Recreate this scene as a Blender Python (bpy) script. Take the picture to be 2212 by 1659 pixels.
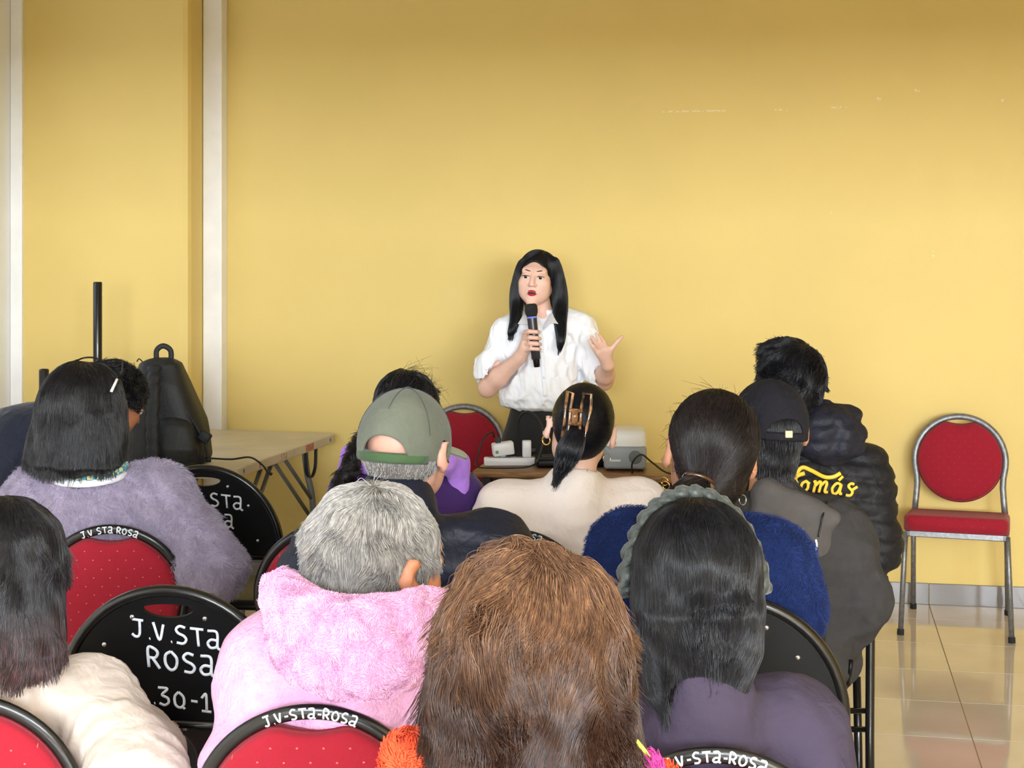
import bpy, bmesh, math, random
import numpy as np
from mathutils import Vector, Matrix

random.seed(7)
for _o in list(bpy.data.objects):
    bpy.data.objects.remove(_o)
SC = bpy.context.scene
COL = SC.collection

# ------------------------------------------------------------------ camera
F_PX, CAM_H, HORIZON = 3400.0, 1.65, 520.0          # focal length (px of a 2212 px frame), eye height, horizon row
cam_d = bpy.data.cameras.new('camera')
cam_d.sensor_fit = 'HORIZONTAL'
cam_d.sensor_width = 36.0
cam_d.lens = 36.0 * F_PX / 2212.0
cam_d.shift_y = -(829.5 - HORIZON) / 2212.0
cam_d.clip_start = 0.05
cam = bpy.data.objects.new('camera', cam_d)
cam.location = (0, 0, CAM_H)
cam.rotation_euler = (math.radians(90), 0, 0)
COL.objects.link(cam)
SC.camera = cam

def P(px, py, Y):
    """World point seen at pixel (px, py) at distance Y in front of the camera."""
    return np.array([(px - 1106.0) / F_PX * Y, Y, CAM_H - (py - HORIZON) / F_PX * Y])

# ------------------------------------------------------------------ world, light, exposure
THETA = math.atan(0.19)                              # the far wall is turned a little to the lens axis
ROOM = Matrix.Translation((1.893, 7.15, 0)) @ Matrix.Rotation(-THETA, 4, 'Z')
def W(u, w, z):
    """Room frame: u along the far wall, w metres out of it into the room."""
    return ROOM @ Vector((u, -w, z))
world = bpy.data.worlds.new('world'); SC.world = world
world.use_nodes = True
world.node_tree.nodes['Background'].inputs[0].default_value = (0.75, 0.87, 1.0, 1)
world.node_tree.nodes['Background'].inputs[1].default_value = 1.0

BACK_W, LEFT_U, RIGHT_U, CEIL_Z = 11.5, -4.376, 3.6, 3.5
def window_light(name, loc, rot_z, w, h, power, col):
    d = bpy.data.lights.new(name, 'AREA')
    d.shape = 'RECTANGLE'; d.size = w; d.size_y = h; d.energy = power; d.color = col
    o = bpy.data.objects.new(name, d)
    o.matrix_world = Matrix.Translation(loc) @ Matrix.Rotation(rot_z - THETA, 4, 'Z') @ Matrix.Rotation(math.radians(90), 4, 'X')
    COL.objects.link(o)
# daylight in the window openings of the wall behind the camera (facing +y in the room frame) and of the left wall
BACK_WIN = [(-0.3, 2.4), (2.3, 2.2)]     # u of centre, width; sill 1.4, head 2.7
for u, w in BACK_WIN:
    for s_ in (-1, 1):
        window_light('daylight', W(u + s_ * w / 4, BACK_W + 0.03, 2.05), 0.0, w / 2 - 0.08, 1.2, 150, (0.88, 0.97, 1.09))
LEFT_WIN = [(1.6, 1.0), (5.6, 1.8)]                  # w of centre, width
for w_, wd in LEFT_WIN:
    for s_ in (-1, 1):
        window_light('daylight', W(LEFT_U - 0.03, w_ + s_ * wd / 4, 2.05), math.radians(-90), wd / 2 - 0.08, 1.2, 2.2, (0.88, 0.97, 1.09))

SC.view_settings.view_transform = 'Standard'
SC.view_settings.look = 'None'
SC.view_settings.exposure = 0.69
SC.view_settings.gamma = 1.0
SC.view_settings.use_curve_mapping = False
SC.cycles.use_denoising = True
SC.cycles.max_bounces = 6
SC.cycles.diffuse_bounces = 4
SC.cycles.use_adaptive_sampling = True
SC.cycles.adaptive_threshold = 0.03
SC.cycles.caustics_reflective = False
SC.cycles.caustics_refractive = False
SC.cycles.sample_clamp_indirect = 6.0

# ------------------------------------------------------------------ materials
def lin(r, g, b):
    f = lambda c: (c / 255 / 12.92) if c / 255 <= 0.04045 else ((c / 255 + 0.055) / 1.055) ** 2.4
    return (f(r), f(g), f(b), 1.0)

def mat(name, col, rough=0.5, metal=0.0, spec=0.5, var=0.0, var_scale=6.0, bump=0.0, bump_scale=200.0,
        sheen=0.0, coat=0.0, sss=0.0, stretch=(1, 1, 1), var_col=None, crease=0.0, crease_scale=22.0):
    m = bpy.data.materials.new(name); m.use_nodes = True
    nt = m.node_tree; b = nt.nodes['Principled BSDF']
    b.inputs['Base Color'].default_value = col
    b.inputs['Roughness'].default_value = rough
    b.inputs['Metallic'].default_value = metal
    b.inputs['Specular IOR Level'].default_value = spec
    b.inputs['Sheen Weight'].default_value = sheen
    b.inputs['Coat Weight'].default_value = coat
    if sss:
        b.inputs['Subsurface Weight'].default_value = sss
        b.inputs['Subsurface Radius'].default_value = (0.01, 0.004, 0.002)
        b.inputs['Subsurface Scale'].default_value = 1.0
    tc = nt.nodes.new('ShaderNodeTexCoord')
    mp = nt.nodes.new('ShaderNodeMapping'); mp.inputs['Scale'].default_value = stretch
    nt.links.new(tc.outputs['Object'], mp.inputs['Vector'])
    if var:
        n = nt.nodes.new('ShaderNodeTexNoise'); n.inputs['Scale'].default_value = var_scale
        n.inputs['Detail'].default_value = 4
        nt.links.new(mp.outputs[0], n.inputs['Vector'])
        mx = nt.nodes.new('ShaderNodeMix'); mx.data_type = 'RGBA'
        vc = var_col or tuple(c * (1 - var) for c in col[:3]) + (1,)
        mx.inputs[6].default_value = col; mx.inputs[7].default_value = vc
        rp = nt.nodes.new('ShaderNodeMapRange'); rp.inputs[1].default_value = 0.35; rp.inputs[2].default_value = 0.65
        nt.links.new(n.outputs['Fac'], rp.inputs[0])
        nt.links.new(rp.outputs[0], mx.inputs[0])
        nt.links.new(mx.outputs[2], b.inputs['Base Color'])
    if bump:
        n2 = nt.nodes.new('ShaderNodeTexNoise'); n2.inputs['Scale'].default_value = bump_scale
        n2.inputs['Detail'].default_value = 3
        nt.links.new(mp.outputs[0], n2.inputs['Vector'])
        bp = nt.nodes.new('ShaderNodeBump'); bp.inputs['Strength'].default_value = bump
        bp.inputs['Distance'].default_value = 0.004
        nt.links.new(n2.outputs['Fac'], bp.inputs['Height'])
        nt.links.new(bp.outputs[0], b.inputs['Normal'])
        if crease:
            n3 = nt.nodes.new('ShaderNodeTexNoise'); n3.inputs['Scale'].default_value = crease_scale
            n3.inputs['Detail'].default_value = 2; n3.inputs['Distortion'].default_value = 0.8
            nt.links.new(mp.outputs[0], n3.inputs['Vector'])
            b2 = nt.nodes.new('ShaderNodeBump'); b2.inputs['Strength'].default_value = crease; b2.inputs['Distance'].default_value = 0.02
            nt.links.new(n3.outputs['Fac'], b2.inputs['Height']); nt.links.new(b2.outputs[0], bp.inputs['Normal'])
    return m

def math_node(nt, op, a, b=None, c=None):
    n = nt.nodes.new('ShaderNodeMath'); n.operation = op
    for i, v in enumerate((a, b, c)):
        if v is None: continue
        if isinstance(v, (int, float)): n.inputs[i].default_value = v
        else: nt.links.new(v, n.inputs[i])
    return n.outputs[0]

def dotted_fabric(name, base, dot, pitch=0.036, rad=0.055):
    m = mat(name, base, 0.85, sheen=0.15, bump=0.25, bump_scale=900, spec=0.25)
    nt = m.node_tree; b = nt.nodes['Principled BSDF']
    tc = nt.nodes.new('ShaderNodeTexCoord'); sp = nt.nodes.new('ShaderNodeSeparateXYZ')
    nt.links.new(tc.outputs['Object'], sp.inputs[0])
    x = sp.outputs[0]; w = math_node(nt, 'SUBTRACT', sp.outputs[2], sp.outputs[1])
    px, pw = pitch, pitch * 1.27
    ds = []
    for off in (0.0, 0.5):
        fx = math_node(nt, 'MULTIPLY', math_node(nt, 'SUBTRACT', math_node(nt, 'FRACT', math_node(nt, 'ADD', math_node(nt, 'MULTIPLY', x, 1 / px), off + 20)), 0.5), px)
        fw = math_node(nt, 'MULTIPLY', math_node(nt, 'SUBTRACT', math_node(nt, 'FRACT', math_node(nt, 'ADD', math_node(nt, 'MULTIPLY', w, 1 / pw), off + 20)), 0.5), pw)
        ds.append(math_node(nt, 'SQRT', math_node(nt, 'ADD', math_node(nt, 'MULTIPLY', fx, fx), math_node(nt, 'MULTIPLY', fw, fw))))
    d = math_node(nt, 'MINIMUM', *ds)
    mask = math_node(nt, 'LESS_THAN', d, rad)
    mx = nt.nodes.new('ShaderNodeMix'); mx.data_type = 'RGBA'
    mx.inputs[6].default_value = base; mx.inputs[7].default_value = dot
    nt.links.new(mask, mx.inputs[0]); nt.links.new(mx.outputs[2], b.inputs['Base Color'])
    return m

def hair_mat(name, cols, rough=0.38, zgrad=None, spec=0.45, lock=120.0):
    """cols: list of (pos, rgba) ramp over the per-strand random; zgrad: (z0, z1, tint) multiplies colour low on the head."""
    m = bpy.data.materials.new(name); m.use_nodes = True
    nt = m.node_tree; b = nt.nodes['Principled BSDF']
    b.inputs['Roughness'].default_value = rough
    b.inputs['Specular IOR Level'].default_value = spec
    hi = nt.nodes.new('ShaderNodeHairInfo')
    rp = nt.nodes.new('ShaderNodeValToRGB')
    el = rp.color_ramp.elements
    while len(el) < len(cols): el.new(0.5)
    for e, (p, c) in zip(el, cols): e.position = p; e.color = c
    tc0 = nt.nodes.new('ShaderNodeTexCoord'); mp0 = nt.nodes.new('ShaderNodeMapping'); mp0.inputs['Scale'].default_value = (1, 1, 0.3)
    nt.links.new(tc0.outputs['Object'], mp0.inputs['Vector'])
    nz0 = nt.nodes.new('ShaderNodeTexNoise'); nz0.inputs['Scale'].default_value = lock; nz0.inputs['Detail'].default_value = 2
    nt.links.new(mp0.outputs[0], nz0.inputs['Vector'])
    mr0 = nt.nodes.new('ShaderNodeMapRange'); mr0.inputs[1].default_value = 0.28; mr0.inputs[2].default_value = 0.72
    nt.links.new(nz0.outputs['Fac'], mr0.inputs[0])
    fac = math_node(nt, 'ADD', math_node(nt, 'MULTIPLY', hi.outputs['Random'], 0.55), math_node(nt, 'MULTIPLY', mr0.outputs[0], 0.45))
    nt.links.new(fac, rp.inputs[0])
    out = rp.outputs[0]
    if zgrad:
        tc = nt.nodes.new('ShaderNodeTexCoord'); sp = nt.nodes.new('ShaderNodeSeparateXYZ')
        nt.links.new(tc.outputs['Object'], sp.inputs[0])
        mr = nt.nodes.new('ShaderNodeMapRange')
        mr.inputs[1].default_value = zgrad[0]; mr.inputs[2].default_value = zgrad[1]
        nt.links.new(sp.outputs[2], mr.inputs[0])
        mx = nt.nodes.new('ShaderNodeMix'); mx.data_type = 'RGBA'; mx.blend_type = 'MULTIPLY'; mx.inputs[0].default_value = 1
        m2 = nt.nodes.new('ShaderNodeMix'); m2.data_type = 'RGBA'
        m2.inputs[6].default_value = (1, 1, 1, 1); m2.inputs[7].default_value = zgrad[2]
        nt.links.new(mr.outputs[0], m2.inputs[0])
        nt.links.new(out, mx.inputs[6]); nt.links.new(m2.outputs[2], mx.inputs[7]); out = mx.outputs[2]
    nt.links.new(out, b.inputs['Base Color'])
    return m

# ------------------------------------------------------------------ object helpers
def link(name, mesh, material=None, parent=None, smooth=False):
    o = bpy.data.objects.new(name, mesh)
    COL.objects.link(o)
    if material is not None and hasattr(mesh, 'materials') and not len(mesh.materials):
        mesh.materials.append(material)
    if parent is not None: o.parent = parent
    if smooth:
        mesh.polygons.foreach_set('use_smooth', [True] * len(mesh.polygons))
    return o

def bm_obj(name, bm, material=None, parent=None, smooth=False):
    bmesh.ops.recalc_face_normals(bm, faces=bm.faces)
    me = bpy.data.meshes.new(name); bm.to_mesh(me); bm.free()
    return link(name, me, material, parent, smooth)

def thing(name, label, cat, loc=(0, 0, 0), rz=0.0, group=None):
    o = bpy.data.objects.new(name, None); o.empty_display_size = 0.1
    COL.objects.link(o)
    o.location = loc; o.rotation_euler = (0, 0, rz)
    tag(o, label, cat, group)
    return o

def tag(o, label=None, cat=None, group=None, kind=None):
    if label: o['label'] = label
    if cat: o['category'] = cat
    if group: o['group'] = group
    if kind: o['kind'] = kind
    return o

def copy_tree(o, parent=None):
    c = o.copy(); COL.objects.link(c)
    if parent is not None: c.parent = parent
    for ch in list(o.children): copy_tree(ch, c)
    return c

def box(bm, c, s, bev=0.0, M=None, seg=2):
    r = bmesh.ops.create_cube(bm, size=1.0)
    vs = r['verts']
    bmesh.ops.scale(bm, vec=s, verts=vs)
    if bev > 0:
        es = list({e for v in vs for e in v.link_edges})
        rb = bmesh.ops.bevel(bm, geom=es, offset=bev, segments=seg, profile=0.5, affect='EDGES')
        vs = list({v for f in rb['faces'] for v in f.verts} | {v for v in vs if v.is_valid})
    bmesh.ops.translate(bm, vec=c, verts=vs)
    if M is not None: bmesh.ops.transform(bm, matrix=M, verts=vs)
    return vs

def tube(bm, pts, rad, seg=10, closed=False, flat=None, up=None, caps=True):
    """Sweep a round (or, with flat=(ra, rb), oval) section along pts. up fixes the section's first axis."""
    pts = [Vector(p) for p in pts]; n = len(pts)
    if not hasattr(rad, '__len__'): rad = [rad] * n
    rings = []
    prev = None
    for i, p in enumerate(pts):
        a = pts[i - 1] if (i > 0 or closed) else p
        b = pts[(i + 1) % n] if (i < n - 1 or closed) else p
        t = (b - a)
        if t.length < 1e-9: t = Vector((0, 0, 1))
        t.normalize()
        if up is not None:
            u = Vector(up) - t * Vector(up).dot(t)
        elif prev is None:
            u = t.cross(Vector((0.3, 0.2, 0.93))) if abs(t.z) < 0.9 else t.cross(Vector((1, 0, 0)))
        else:
            u = prev - t * prev.dot(t)
        if u.length < 1e-6: u = t.orthogonal()
        u.normalize(); prev = u
        v = t.cross(u)
        fa, fb = flat if flat else (1.0, 1.0)
        rings.append([bm.verts.new(p + (u * math.cos(2 * math.pi * k / seg) * fa + v * math.sin(2 * math.pi * k / seg) * fb) * rad[i]) for k in range(seg)])
    m = n if closed else n - 1
    for i in range(m):
        A, B = rings[i], rings[(i + 1) % n]
        for k in range(seg):
            bm.faces.new((A[k], A[(k + 1) % seg], B[(k + 1) % seg], B[k]))
    if caps and not closed:
        bm.faces.new(rings[0][::-1]); bm.faces.new(rings[-1])

def lathe(bm, prof, seg=24, M=None):
    """prof: list of (r, z)."""
    rings = []
    new = []
    for r, z in prof:
        if r < 1e-6:
            v = bm.verts.new((0, 0, z)); rings.append([v]); new.append(v)
        else:
            ring = [bm.verts.new((r * math.cos(2 * math.pi * k / seg), r * math.sin(2 * math.pi * k / seg), z)) for k in range(seg)]
            rings.append(ring); new += ring
    for A, B in zip(rings, rings[1:]):
        for k in range(seg):
            k2 = (k + 1) % seg
            if len(A) == 1 and len(B) == 1: continue
            if len(A) == 1: bm.faces.new((A[0], B[k2], B[k]))
            elif len(B) == 1: bm.faces.new((A[k], A[k2], B[0]))
            else: bm.faces.new((A[k], A[k2], B[k2], B[k]))
    if M is not None: bmesh.ops.transform(bm, matrix=M, verts=new)

def extrude_poly(bm, pts2, h, M=None, bev=0.0):
    """pts2 in xy, extruded h along z, optional bevel of the rim edges."""
    vs = [bm.verts.new((x, y, 0)) for x, y in pts2]
    f = bm.faces.new(vs)
    r = bmesh.ops.extrude_face_region(bm, geom=[f])
    top = [g for g in r['geom'] if isinstance(g, bmesh.types.BMVert)]
    bmesh.ops.translate(bm, vec=(0, 0, h), verts=top)
    allv = vs + top
    if bev:
        es = [e for e in {e for v in allv for e in v.link_edges} if abs(e.verts[0].co.z - e.verts[1].co.z) < 1e-9]
        rb = bmesh.ops.bevel(bm, geom=es, offset=bev, segments=2, profile=0.5, affect='EDGES')
        allv = list({v for f in rb['faces'] for v in f.verts} | {v for v in allv if v.is_valid})
    if M is not None: bmesh.ops.transform(bm, matrix=M, verts=allv)

def smooth_path(pts, n=8):
    """Catmull-Rom through pts."""
    pts = [np.array(p, float) for p in pts]
    q = [2 * pts[0] - pts[1]] + pts + [2 * pts[-1] - pts[-2]]
    out = []
    for i in range(1, len(q) - 2):
        p0, p1, p2, p3 = q[i - 1:i + 3]
        for k in range(n):
            t = k / n
            out.append(0.5 * (2 * p1 + (p2 - p0) * t + (2 * p0 - 5 * p1 + 4 * p2 - p3) * t * t + (3 * p1 - p0 - 3 * p2 + p3) * t ** 3))
    out.append(pts[-1])
    return out
# ------------------------------------------------------------------ implicit surfaces (smooth unions of simple solids, meshed with surface nets)
def rot(yaw=0.0, pitch=0.0, roll=0.0):
    """Degrees. yaw turns left (counter-clockwise from above), pitch nods up, roll tips towards the own right shoulder."""
    m = Matrix.Rotation(math.radians(yaw), 3, 'Z') @ Matrix.Rotation(math.radians(pitch), 3, 'X') @ Matrix.Rotation(math.radians(roll), 3, 'Y')
    return np.array(m)

def cone(a, b, ra, rb):
    a = np.array(a, float); b = np.array(b, float); ba = b - a; L = max(float(ba @ ba), 1e-12)
    R = max(ra, rb)
    lo = np.minimum(a, b) - R; hi = np.maximum(a, b) + R
    def f(X, Y, Z):
        px, py, pz = X - a[0], Y - a[1], Z - a[2]
        t = np.clip((px * ba[0] + py * ba[1] + pz * ba[2]) / L, 0, 1)
        return np.sqrt((px - t * ba[0]) ** 2 + (py - t * ba[1]) ** 2 + (pz - t * ba[2]) ** 2) - (ra + (rb - ra) * t)
    return f, lo, hi

def ell(c, r, R=None):
    c = np.array(c, float); r = np.array(r, float)
    m = r if R is None else np.sqrt(((np.array(R) * r) ** 2).sum(1))
    lo, hi = c - m, c + m
    def f(X, Y, Z):
        x, y, z = X - c[0], Y - c[1], Z - c[2]
        if R is not None:
            x, y, z = (R[0][0] * x + R[1][0] * y + R[2][0] * z, R[0][1] * x + R[1][1] * y + R[2][1] * z, R[0][2] * x + R[1][2] * y + R[2][2] * z)
        k0 = np.sqrt((x / r[0]) ** 2 + (y / r[1]) ** 2 + (z / r[2]) ** 2)
        k1 = np.sqrt((x / r[0] ** 2) ** 2 + (y / r[1] ** 2) ** 2 + (z / r[2] ** 2) ** 2) + 1e-6
        return k0 * (k0 - 1) / k1
    return f, lo, hi

def rbox(c, h, rad=0.0, R=None):
    c = np.array(c, float); h = np.array(h, float)
    m = h if R is None else (np.abs(np.array(R)) * h).sum(1)
    lo, hi = c - m, c + m
    def f(X, Y, Z):
        x, y, z = X - c[0], Y - c[1], Z - c[2]
        if R is not None:
            x, y, z = (R[0][0] * x + R[1][0] * y + R[2][0] * z, R[0][1] * x + R[1][1] * y + R[2][1] * z, R[0][2] * x + R[1][2] * y + R[2][2] * z)
        qx, qy, qz = np.abs(x) - h[0] + rad, np.abs(y) - h[1] + rad, np.abs(z) - h[2] + rad
        return np.sqrt(np.maximum(qx, 0) ** 2 + np.maximum(qy, 0) ** 2 + np.maximum(qz, 0) ** 2) + np.minimum(np.maximum(qx, np.maximum(qy, qz)), 0) - rad
    return f, lo, hi

def loft(tab, n=2.3, rnd=0.02):
    """tab rows: z, cx, cy, half width, half depth (z ascending)."""
    T = np.array(tab, float)
    lo = np.array([(T[:, 1] - T[:, 3]).min(), (T[:, 2] - T[:, 4]).min(), T[0, 0]])
    hi = np.array([(T[:, 1] + T[:, 3]).max(), (T[:, 2] + T[:, 4]).max(), T[-1, 0]])
    def f(X, Y, Z):
        if Z.ndim == 3 and Z[0, 0, 0] == Z[-1, -1, 0] and Z[0, 0, -1] == Z[-1, -1, -1]:
            g = [np.interp(Z[0, 0, :], T[:, 0], T[:, i])[None, None, :] for i in range(1, 5)]
        else:
            g = [np.interp(Z.ravel(), T[:, 0], T[:, i]).reshape(Z.shape) for i in range(1, 5)]
        rho = ((np.abs(X - g[0]) / g[2]) ** n + (np.abs(Y - g[1]) / g[3]) ** n) ** (1 / n)
        d = (rho - 1) * np.minimum(g[2], g[3])
        cz = np.maximum(T[0, 0] - Z, Z - T[-1, 0])
        k = rnd
        h = np.maximum(k - np.abs(d - cz), 0) / k
        return np.maximum(d, cz) + h * h * k * 0.25
    return f, lo, hi

def head_frame(prim, R, t, s=1.0):
    """Put a primitive given in head coordinates into the person's frame."""
    f, lo, hi = prim
    cs = np.array([[x, y, z] for x in (lo[0], hi[0]) for y in (lo[1], hi[1]) for z in (lo[2], hi[2])]) * s @ np.array(R).T + t
    def g(X, Y, Z):
        x, y, z = (X - t[0]) / s, (Y - t[1]) / s, (Z - t[2]) / s
        return f(R[0][0] * x + R[1][0] * y + R[2][0] * z, R[0][1] * x + R[1][1] * y + R[2][1] * z, R[0][2] * x + R[1][2] * y + R[2][2] * z) * s
    return g, cs.min(0), cs.max(0)

def noise3(seed, freq, n=6):
    rg = np.random.RandomState(seed)
    K = rg.normal(size=(n, 3)); K /= np.linalg.norm(K, axis=1)[:, None]
    K = K * np.array(freq) * rg.uniform(0.6, 1.6, (n, 1)); ph = rg.uniform(0, 6.28, n)
    def f(X, Y, Z):
        s = 0
        for k, p in zip(K, ph): s = s + np.sin(k[0] * X + k[1] * Y + k[2] * Z + p)
        return s / math.sqrt(n)
    return f

class Field:
    def __init__(self, lo, hi, vox):
        self.lo = np.array(lo, float); self.vox = vox
        self.n = np.ceil((np.array(hi, float) - self.lo) / vox).astype(int) + 1
        self.A = np.full(self.n, 0.5, np.float32)
    def _blk(self, lo, hi, m):
        i0 = np.clip(np.floor((lo - m - self.lo) / self.vox).astype(int), 0, self.n)
        i1 = np.clip(np.ceil((hi + m - self.lo) / self.vox).astype(int) + 1, 0, self.n)
        if (i1 <= i0).any(): return None
        ax = [(self.lo[k] + self.vox * np.arange(i0[k], i1[k])).astype(np.float32) for k in range(3)]
        X, Y, Z = np.meshgrid(*ax, indexing='ij')
        return tuple(slice(i0[k], i1[k]) for k in range(3)), X, Y, Z
    def add(self, prim, k=0.02, extra=None):
        f, lo, hi = prim
        b = self._blk(lo, hi, k + 4 * self.vox + 0.01)
        if b is None: return self
        s, X, Y, Z = b
        d = f(X, Y, Z)
        if extra is not None: d = d + extra(X, Y, Z)
        a = self.A[s]
        if k > 0:
            h = np.maximum(k - np.abs(a - d), 0) / k
            self.A[s] = np.minimum(a, d) - h * h * k * 0.25
        else: self.A[s] = np.minimum(a, d)
        return self
    def cut(self, prim, k=0.01):
        f, lo, hi = prim
        b = self._blk(lo, hi, k + 4 * self.vox + 0.01)
        if b is None: return self
        s, X, Y, Z = b
        d = -f(X, Y, Z); a = self.A[s]
        h = np.maximum(k - np.abs(a - d), 0) / k if k > 0 else 0
        self.A[s] = np.maximum(a, d) + h * h * k * 0.25
        return self
    def warp(self, fn):
        """Add fn(X,Y,Z) to the distance near the surface (folds, quilting)."""
        I = np.argwhere(np.abs(self.A) < 0.08)
        if len(I) == 0: return self
        p = self.lo + I * self.vox
        self.A[I[:, 0], I[:, 1], I[:, 2]] += fn(p[:, 0], p[:, 1], p[:, 2]).astype(np.float32)
        return self
    def sample(self, p):
        q = (p - self.lo) / self.vox
        i = np.clip(np.floor(q).astype(int), 0, self.n - 2); t = np.clip(q - i, 0, 1)
        A = self.A; out = 0
        for dx in (0, 1):
            for dy in (0, 1):
                for dz in (0, 1):
                    w = (t[:, 0] if dx else 1 - t[:, 0]) * (t[:, 1] if dy else 1 - t[:, 1]) * (t[:, 2] if dz else 1 - t[:, 2])
                    out = out + w * A[i[:, 0] + dx, i[:, 1] + dy, i[:, 2] + dz]
        return out
    def grad(self, p):
        e = self.vox * 1.2
        g = np.stack([self.sample(p + d) - self.sample(p - d) for d in np.eye(3) * e], 1)
        return g / (np.linalg.norm(g, axis=1)[:, None] + 1e-9)
    def net(self):
        A = self.A.copy()
        A[0] = A[-1] = 0.5; A[:, 0] = A[:, -1] = 0.5; A[:, :, 0] = A[:, :, -1] = 0.5
        S = A < 0
        sl = lambda d, n: slice(d, n - 1 + d)
        nx, ny, nz = A.shape
        cnt = np.zeros((nx - 1, ny - 1, nz - 1), np.int8)
        for d in np.ndindex(2, 2, 2):
            cnt += S[sl(d[0], nx), sl(d[1], ny), sl(d[2], nz)]
        mix = (cnt > 0) & (cnt < 8)
        I = np.argwhere(mix); N = len(I)
        idx = np.full(mix.shape, -1, np.int32); idx[mix] = np.arange(N)
        acc = np.zeros((N, 3)); num = np.zeros(N)
        V = {d: A[I[:, 0] + d[0], I[:, 1] + d[1], I[:, 2] + d[2]] for d in np.ndindex(2, 2, 2)}
        for d in np.ndindex(2, 2, 2):
            for ax in range(3):
                if d[ax]: continue
                e = list(d); e[ax] = 1; e = tuple(e)
                a, b = V[d], V[e]; cr = (a < 0) != (b < 0)
                t = np.where(cr, a / np.where(cr, a - b, 1), 0)
                pt = np.tile(np.array(d, float), (N, 1)); pt[:, ax] = t
                acc[cr] += pt[cr]; num[cr] += 1
        verts = self.lo + (I + acc / num[:, None]) * self.vox
        quads = []
        for ax in range(3):
            o1, o2 = (ax + 1) % 3, (ax + 2) % 3
            s0 = [slice(1, -1)] * 3; s1 = [slice(1, -1)] * 3
            s0[ax] = slice(0, -1); s1[ax] = slice(1, None)
            a, b = S[tuple(s0)], S[tuple(s1)]
            E = np.argwhere(a != b)
            if not len(E): continue
            inside_first = a[E[:, 0], E[:, 1], E[:, 2]]
            base = E.copy(); base[:, o1] += 1; base[:, o2] += 1       # grid corner of the edge start
            def cell(d1, d2):
                c = base.copy(); c[:, o1] -= d1; c[:, o2] -= d2
                return idx[c[:, 0], c[:, 1], c[:, 2]]
            q = np.stack([cell(1, 1), cell(0, 1), cell(0, 0), cell(1, 0)], 1)
            q[~inside_first] = q[~inside_first][:, ::-1]
            quads.append(q)
        return verts, np.concatenate(quads)

def np_mesh(name, verts, quads):
    me = bpy.data.meshes.new(name)
    nv, nq = len(verts), len(quads); k = quads.shape[1]
    me.vertices.add(nv); me.vertices.foreach_set('co', np.ascontiguousarray(verts, np.float32).ravel())
    me.loops.add(nq * k); me.loops.foreach_set('vertex_index', np.ascontiguousarray(quads, np.int32).ravel())
    me.polygons.add(nq)
    me.polygons.foreach_set('loop_start', np.arange(0, nq * k, k, dtype=np.int32))
    me.polygons.foreach_set('use_smooth', np.ones(nq, bool))
    me.update(calc_edges=True)
    return me

def relax(verts, quads, it=1, lam=0.5):
    e = np.concatenate([quads[:, [i, (i + 1) % 4]] for i in range(4)])
    e = np.concatenate([e, e[:, ::-1]])
    deg = np.bincount(e[:, 0], minlength=len(verts)).astype(float)[:, None]
    for _ in range(it):
        m = np.stack([np.bincount(e[:, 0], verts[e[:, 1], k], len(verts)) for k in range(3)], 1) / np.maximum(deg, 1)
        verts = verts + lam * (m - verts)
    return verts

def drop_crumbs(v, q, least=300):
    """Remove loose crumbs left over by cuts."""
    lab = np.arange(len(v)); e = np.concatenate([q[:, [i, (i + 1) % 4]] for i in range(4)])
    for _ in range(400):
        m = np.minimum(lab[e[:, 0]], lab[e[:, 1]]); old = lab.copy()
        np.minimum.at(lab, e[:, 0], m); np.minimum.at(lab, e[:, 1], m); lab = lab[lab]
        if (lab == old).all(): break
    big = np.bincount(lab, minlength=len(v))[lab] >= least
    q = q[big[q[:, 0]]]; idx = np.cumsum(big) - 1
    return v[big], idx[q]

def field_obj(name, F, material, parent, it=1, crumbs=0):
    v, q = F.net()
    if crumbs: v, q = drop_crumbs(v, q, crumbs)
    v = relax(v, q, it)
    me = np_mesh(name, v, q)
    o = link(name, me, material, parent)
    return o, v, q

def surface_points(v, q, n, rg, keep=None):
    a, b, c, d = (v[q[:, i]] for i in range(4))
    ar = np.linalg.norm(np.cross(c - a, d - b), axis=1)
    if keep is not None: ar = ar * keep((a + c) / 2)
    f = rg.choice(len(q), n, p=ar / ar.sum())
    s, t = rg.rand(n, 1), rg.rand(n, 1)
    return a[f] * (1 - s) * (1 - t) + b[f] * s * (1 - t) + c[f] * s * t + d[f] * (1 - s) * t

def curves_obj(name, pts, rad, material, parent):
    """pts (n, k, 3), rad (n, k)"""
    n, k = pts.shape[:2]
    cu = bpy.data.hair_curves.new(name)
    cu.add_curves([k] * n)
    cu.attributes['position'].data.foreach_set('vector', np.ascontiguousarray(pts, np.float32).ravel())
    ra = cu.attributes.get('radius') or cu.attributes.new('radius', 'FLOAT', 'POINT')
    ra.data.foreach_set('value', np.ascontiguousarray(rad, np.float32).ravel())
    cu.materials.append(material)
    o = bpy.data.objects.new(name, cu); COL.objects.link(o)
    o.parent = parent
    return o

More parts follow.
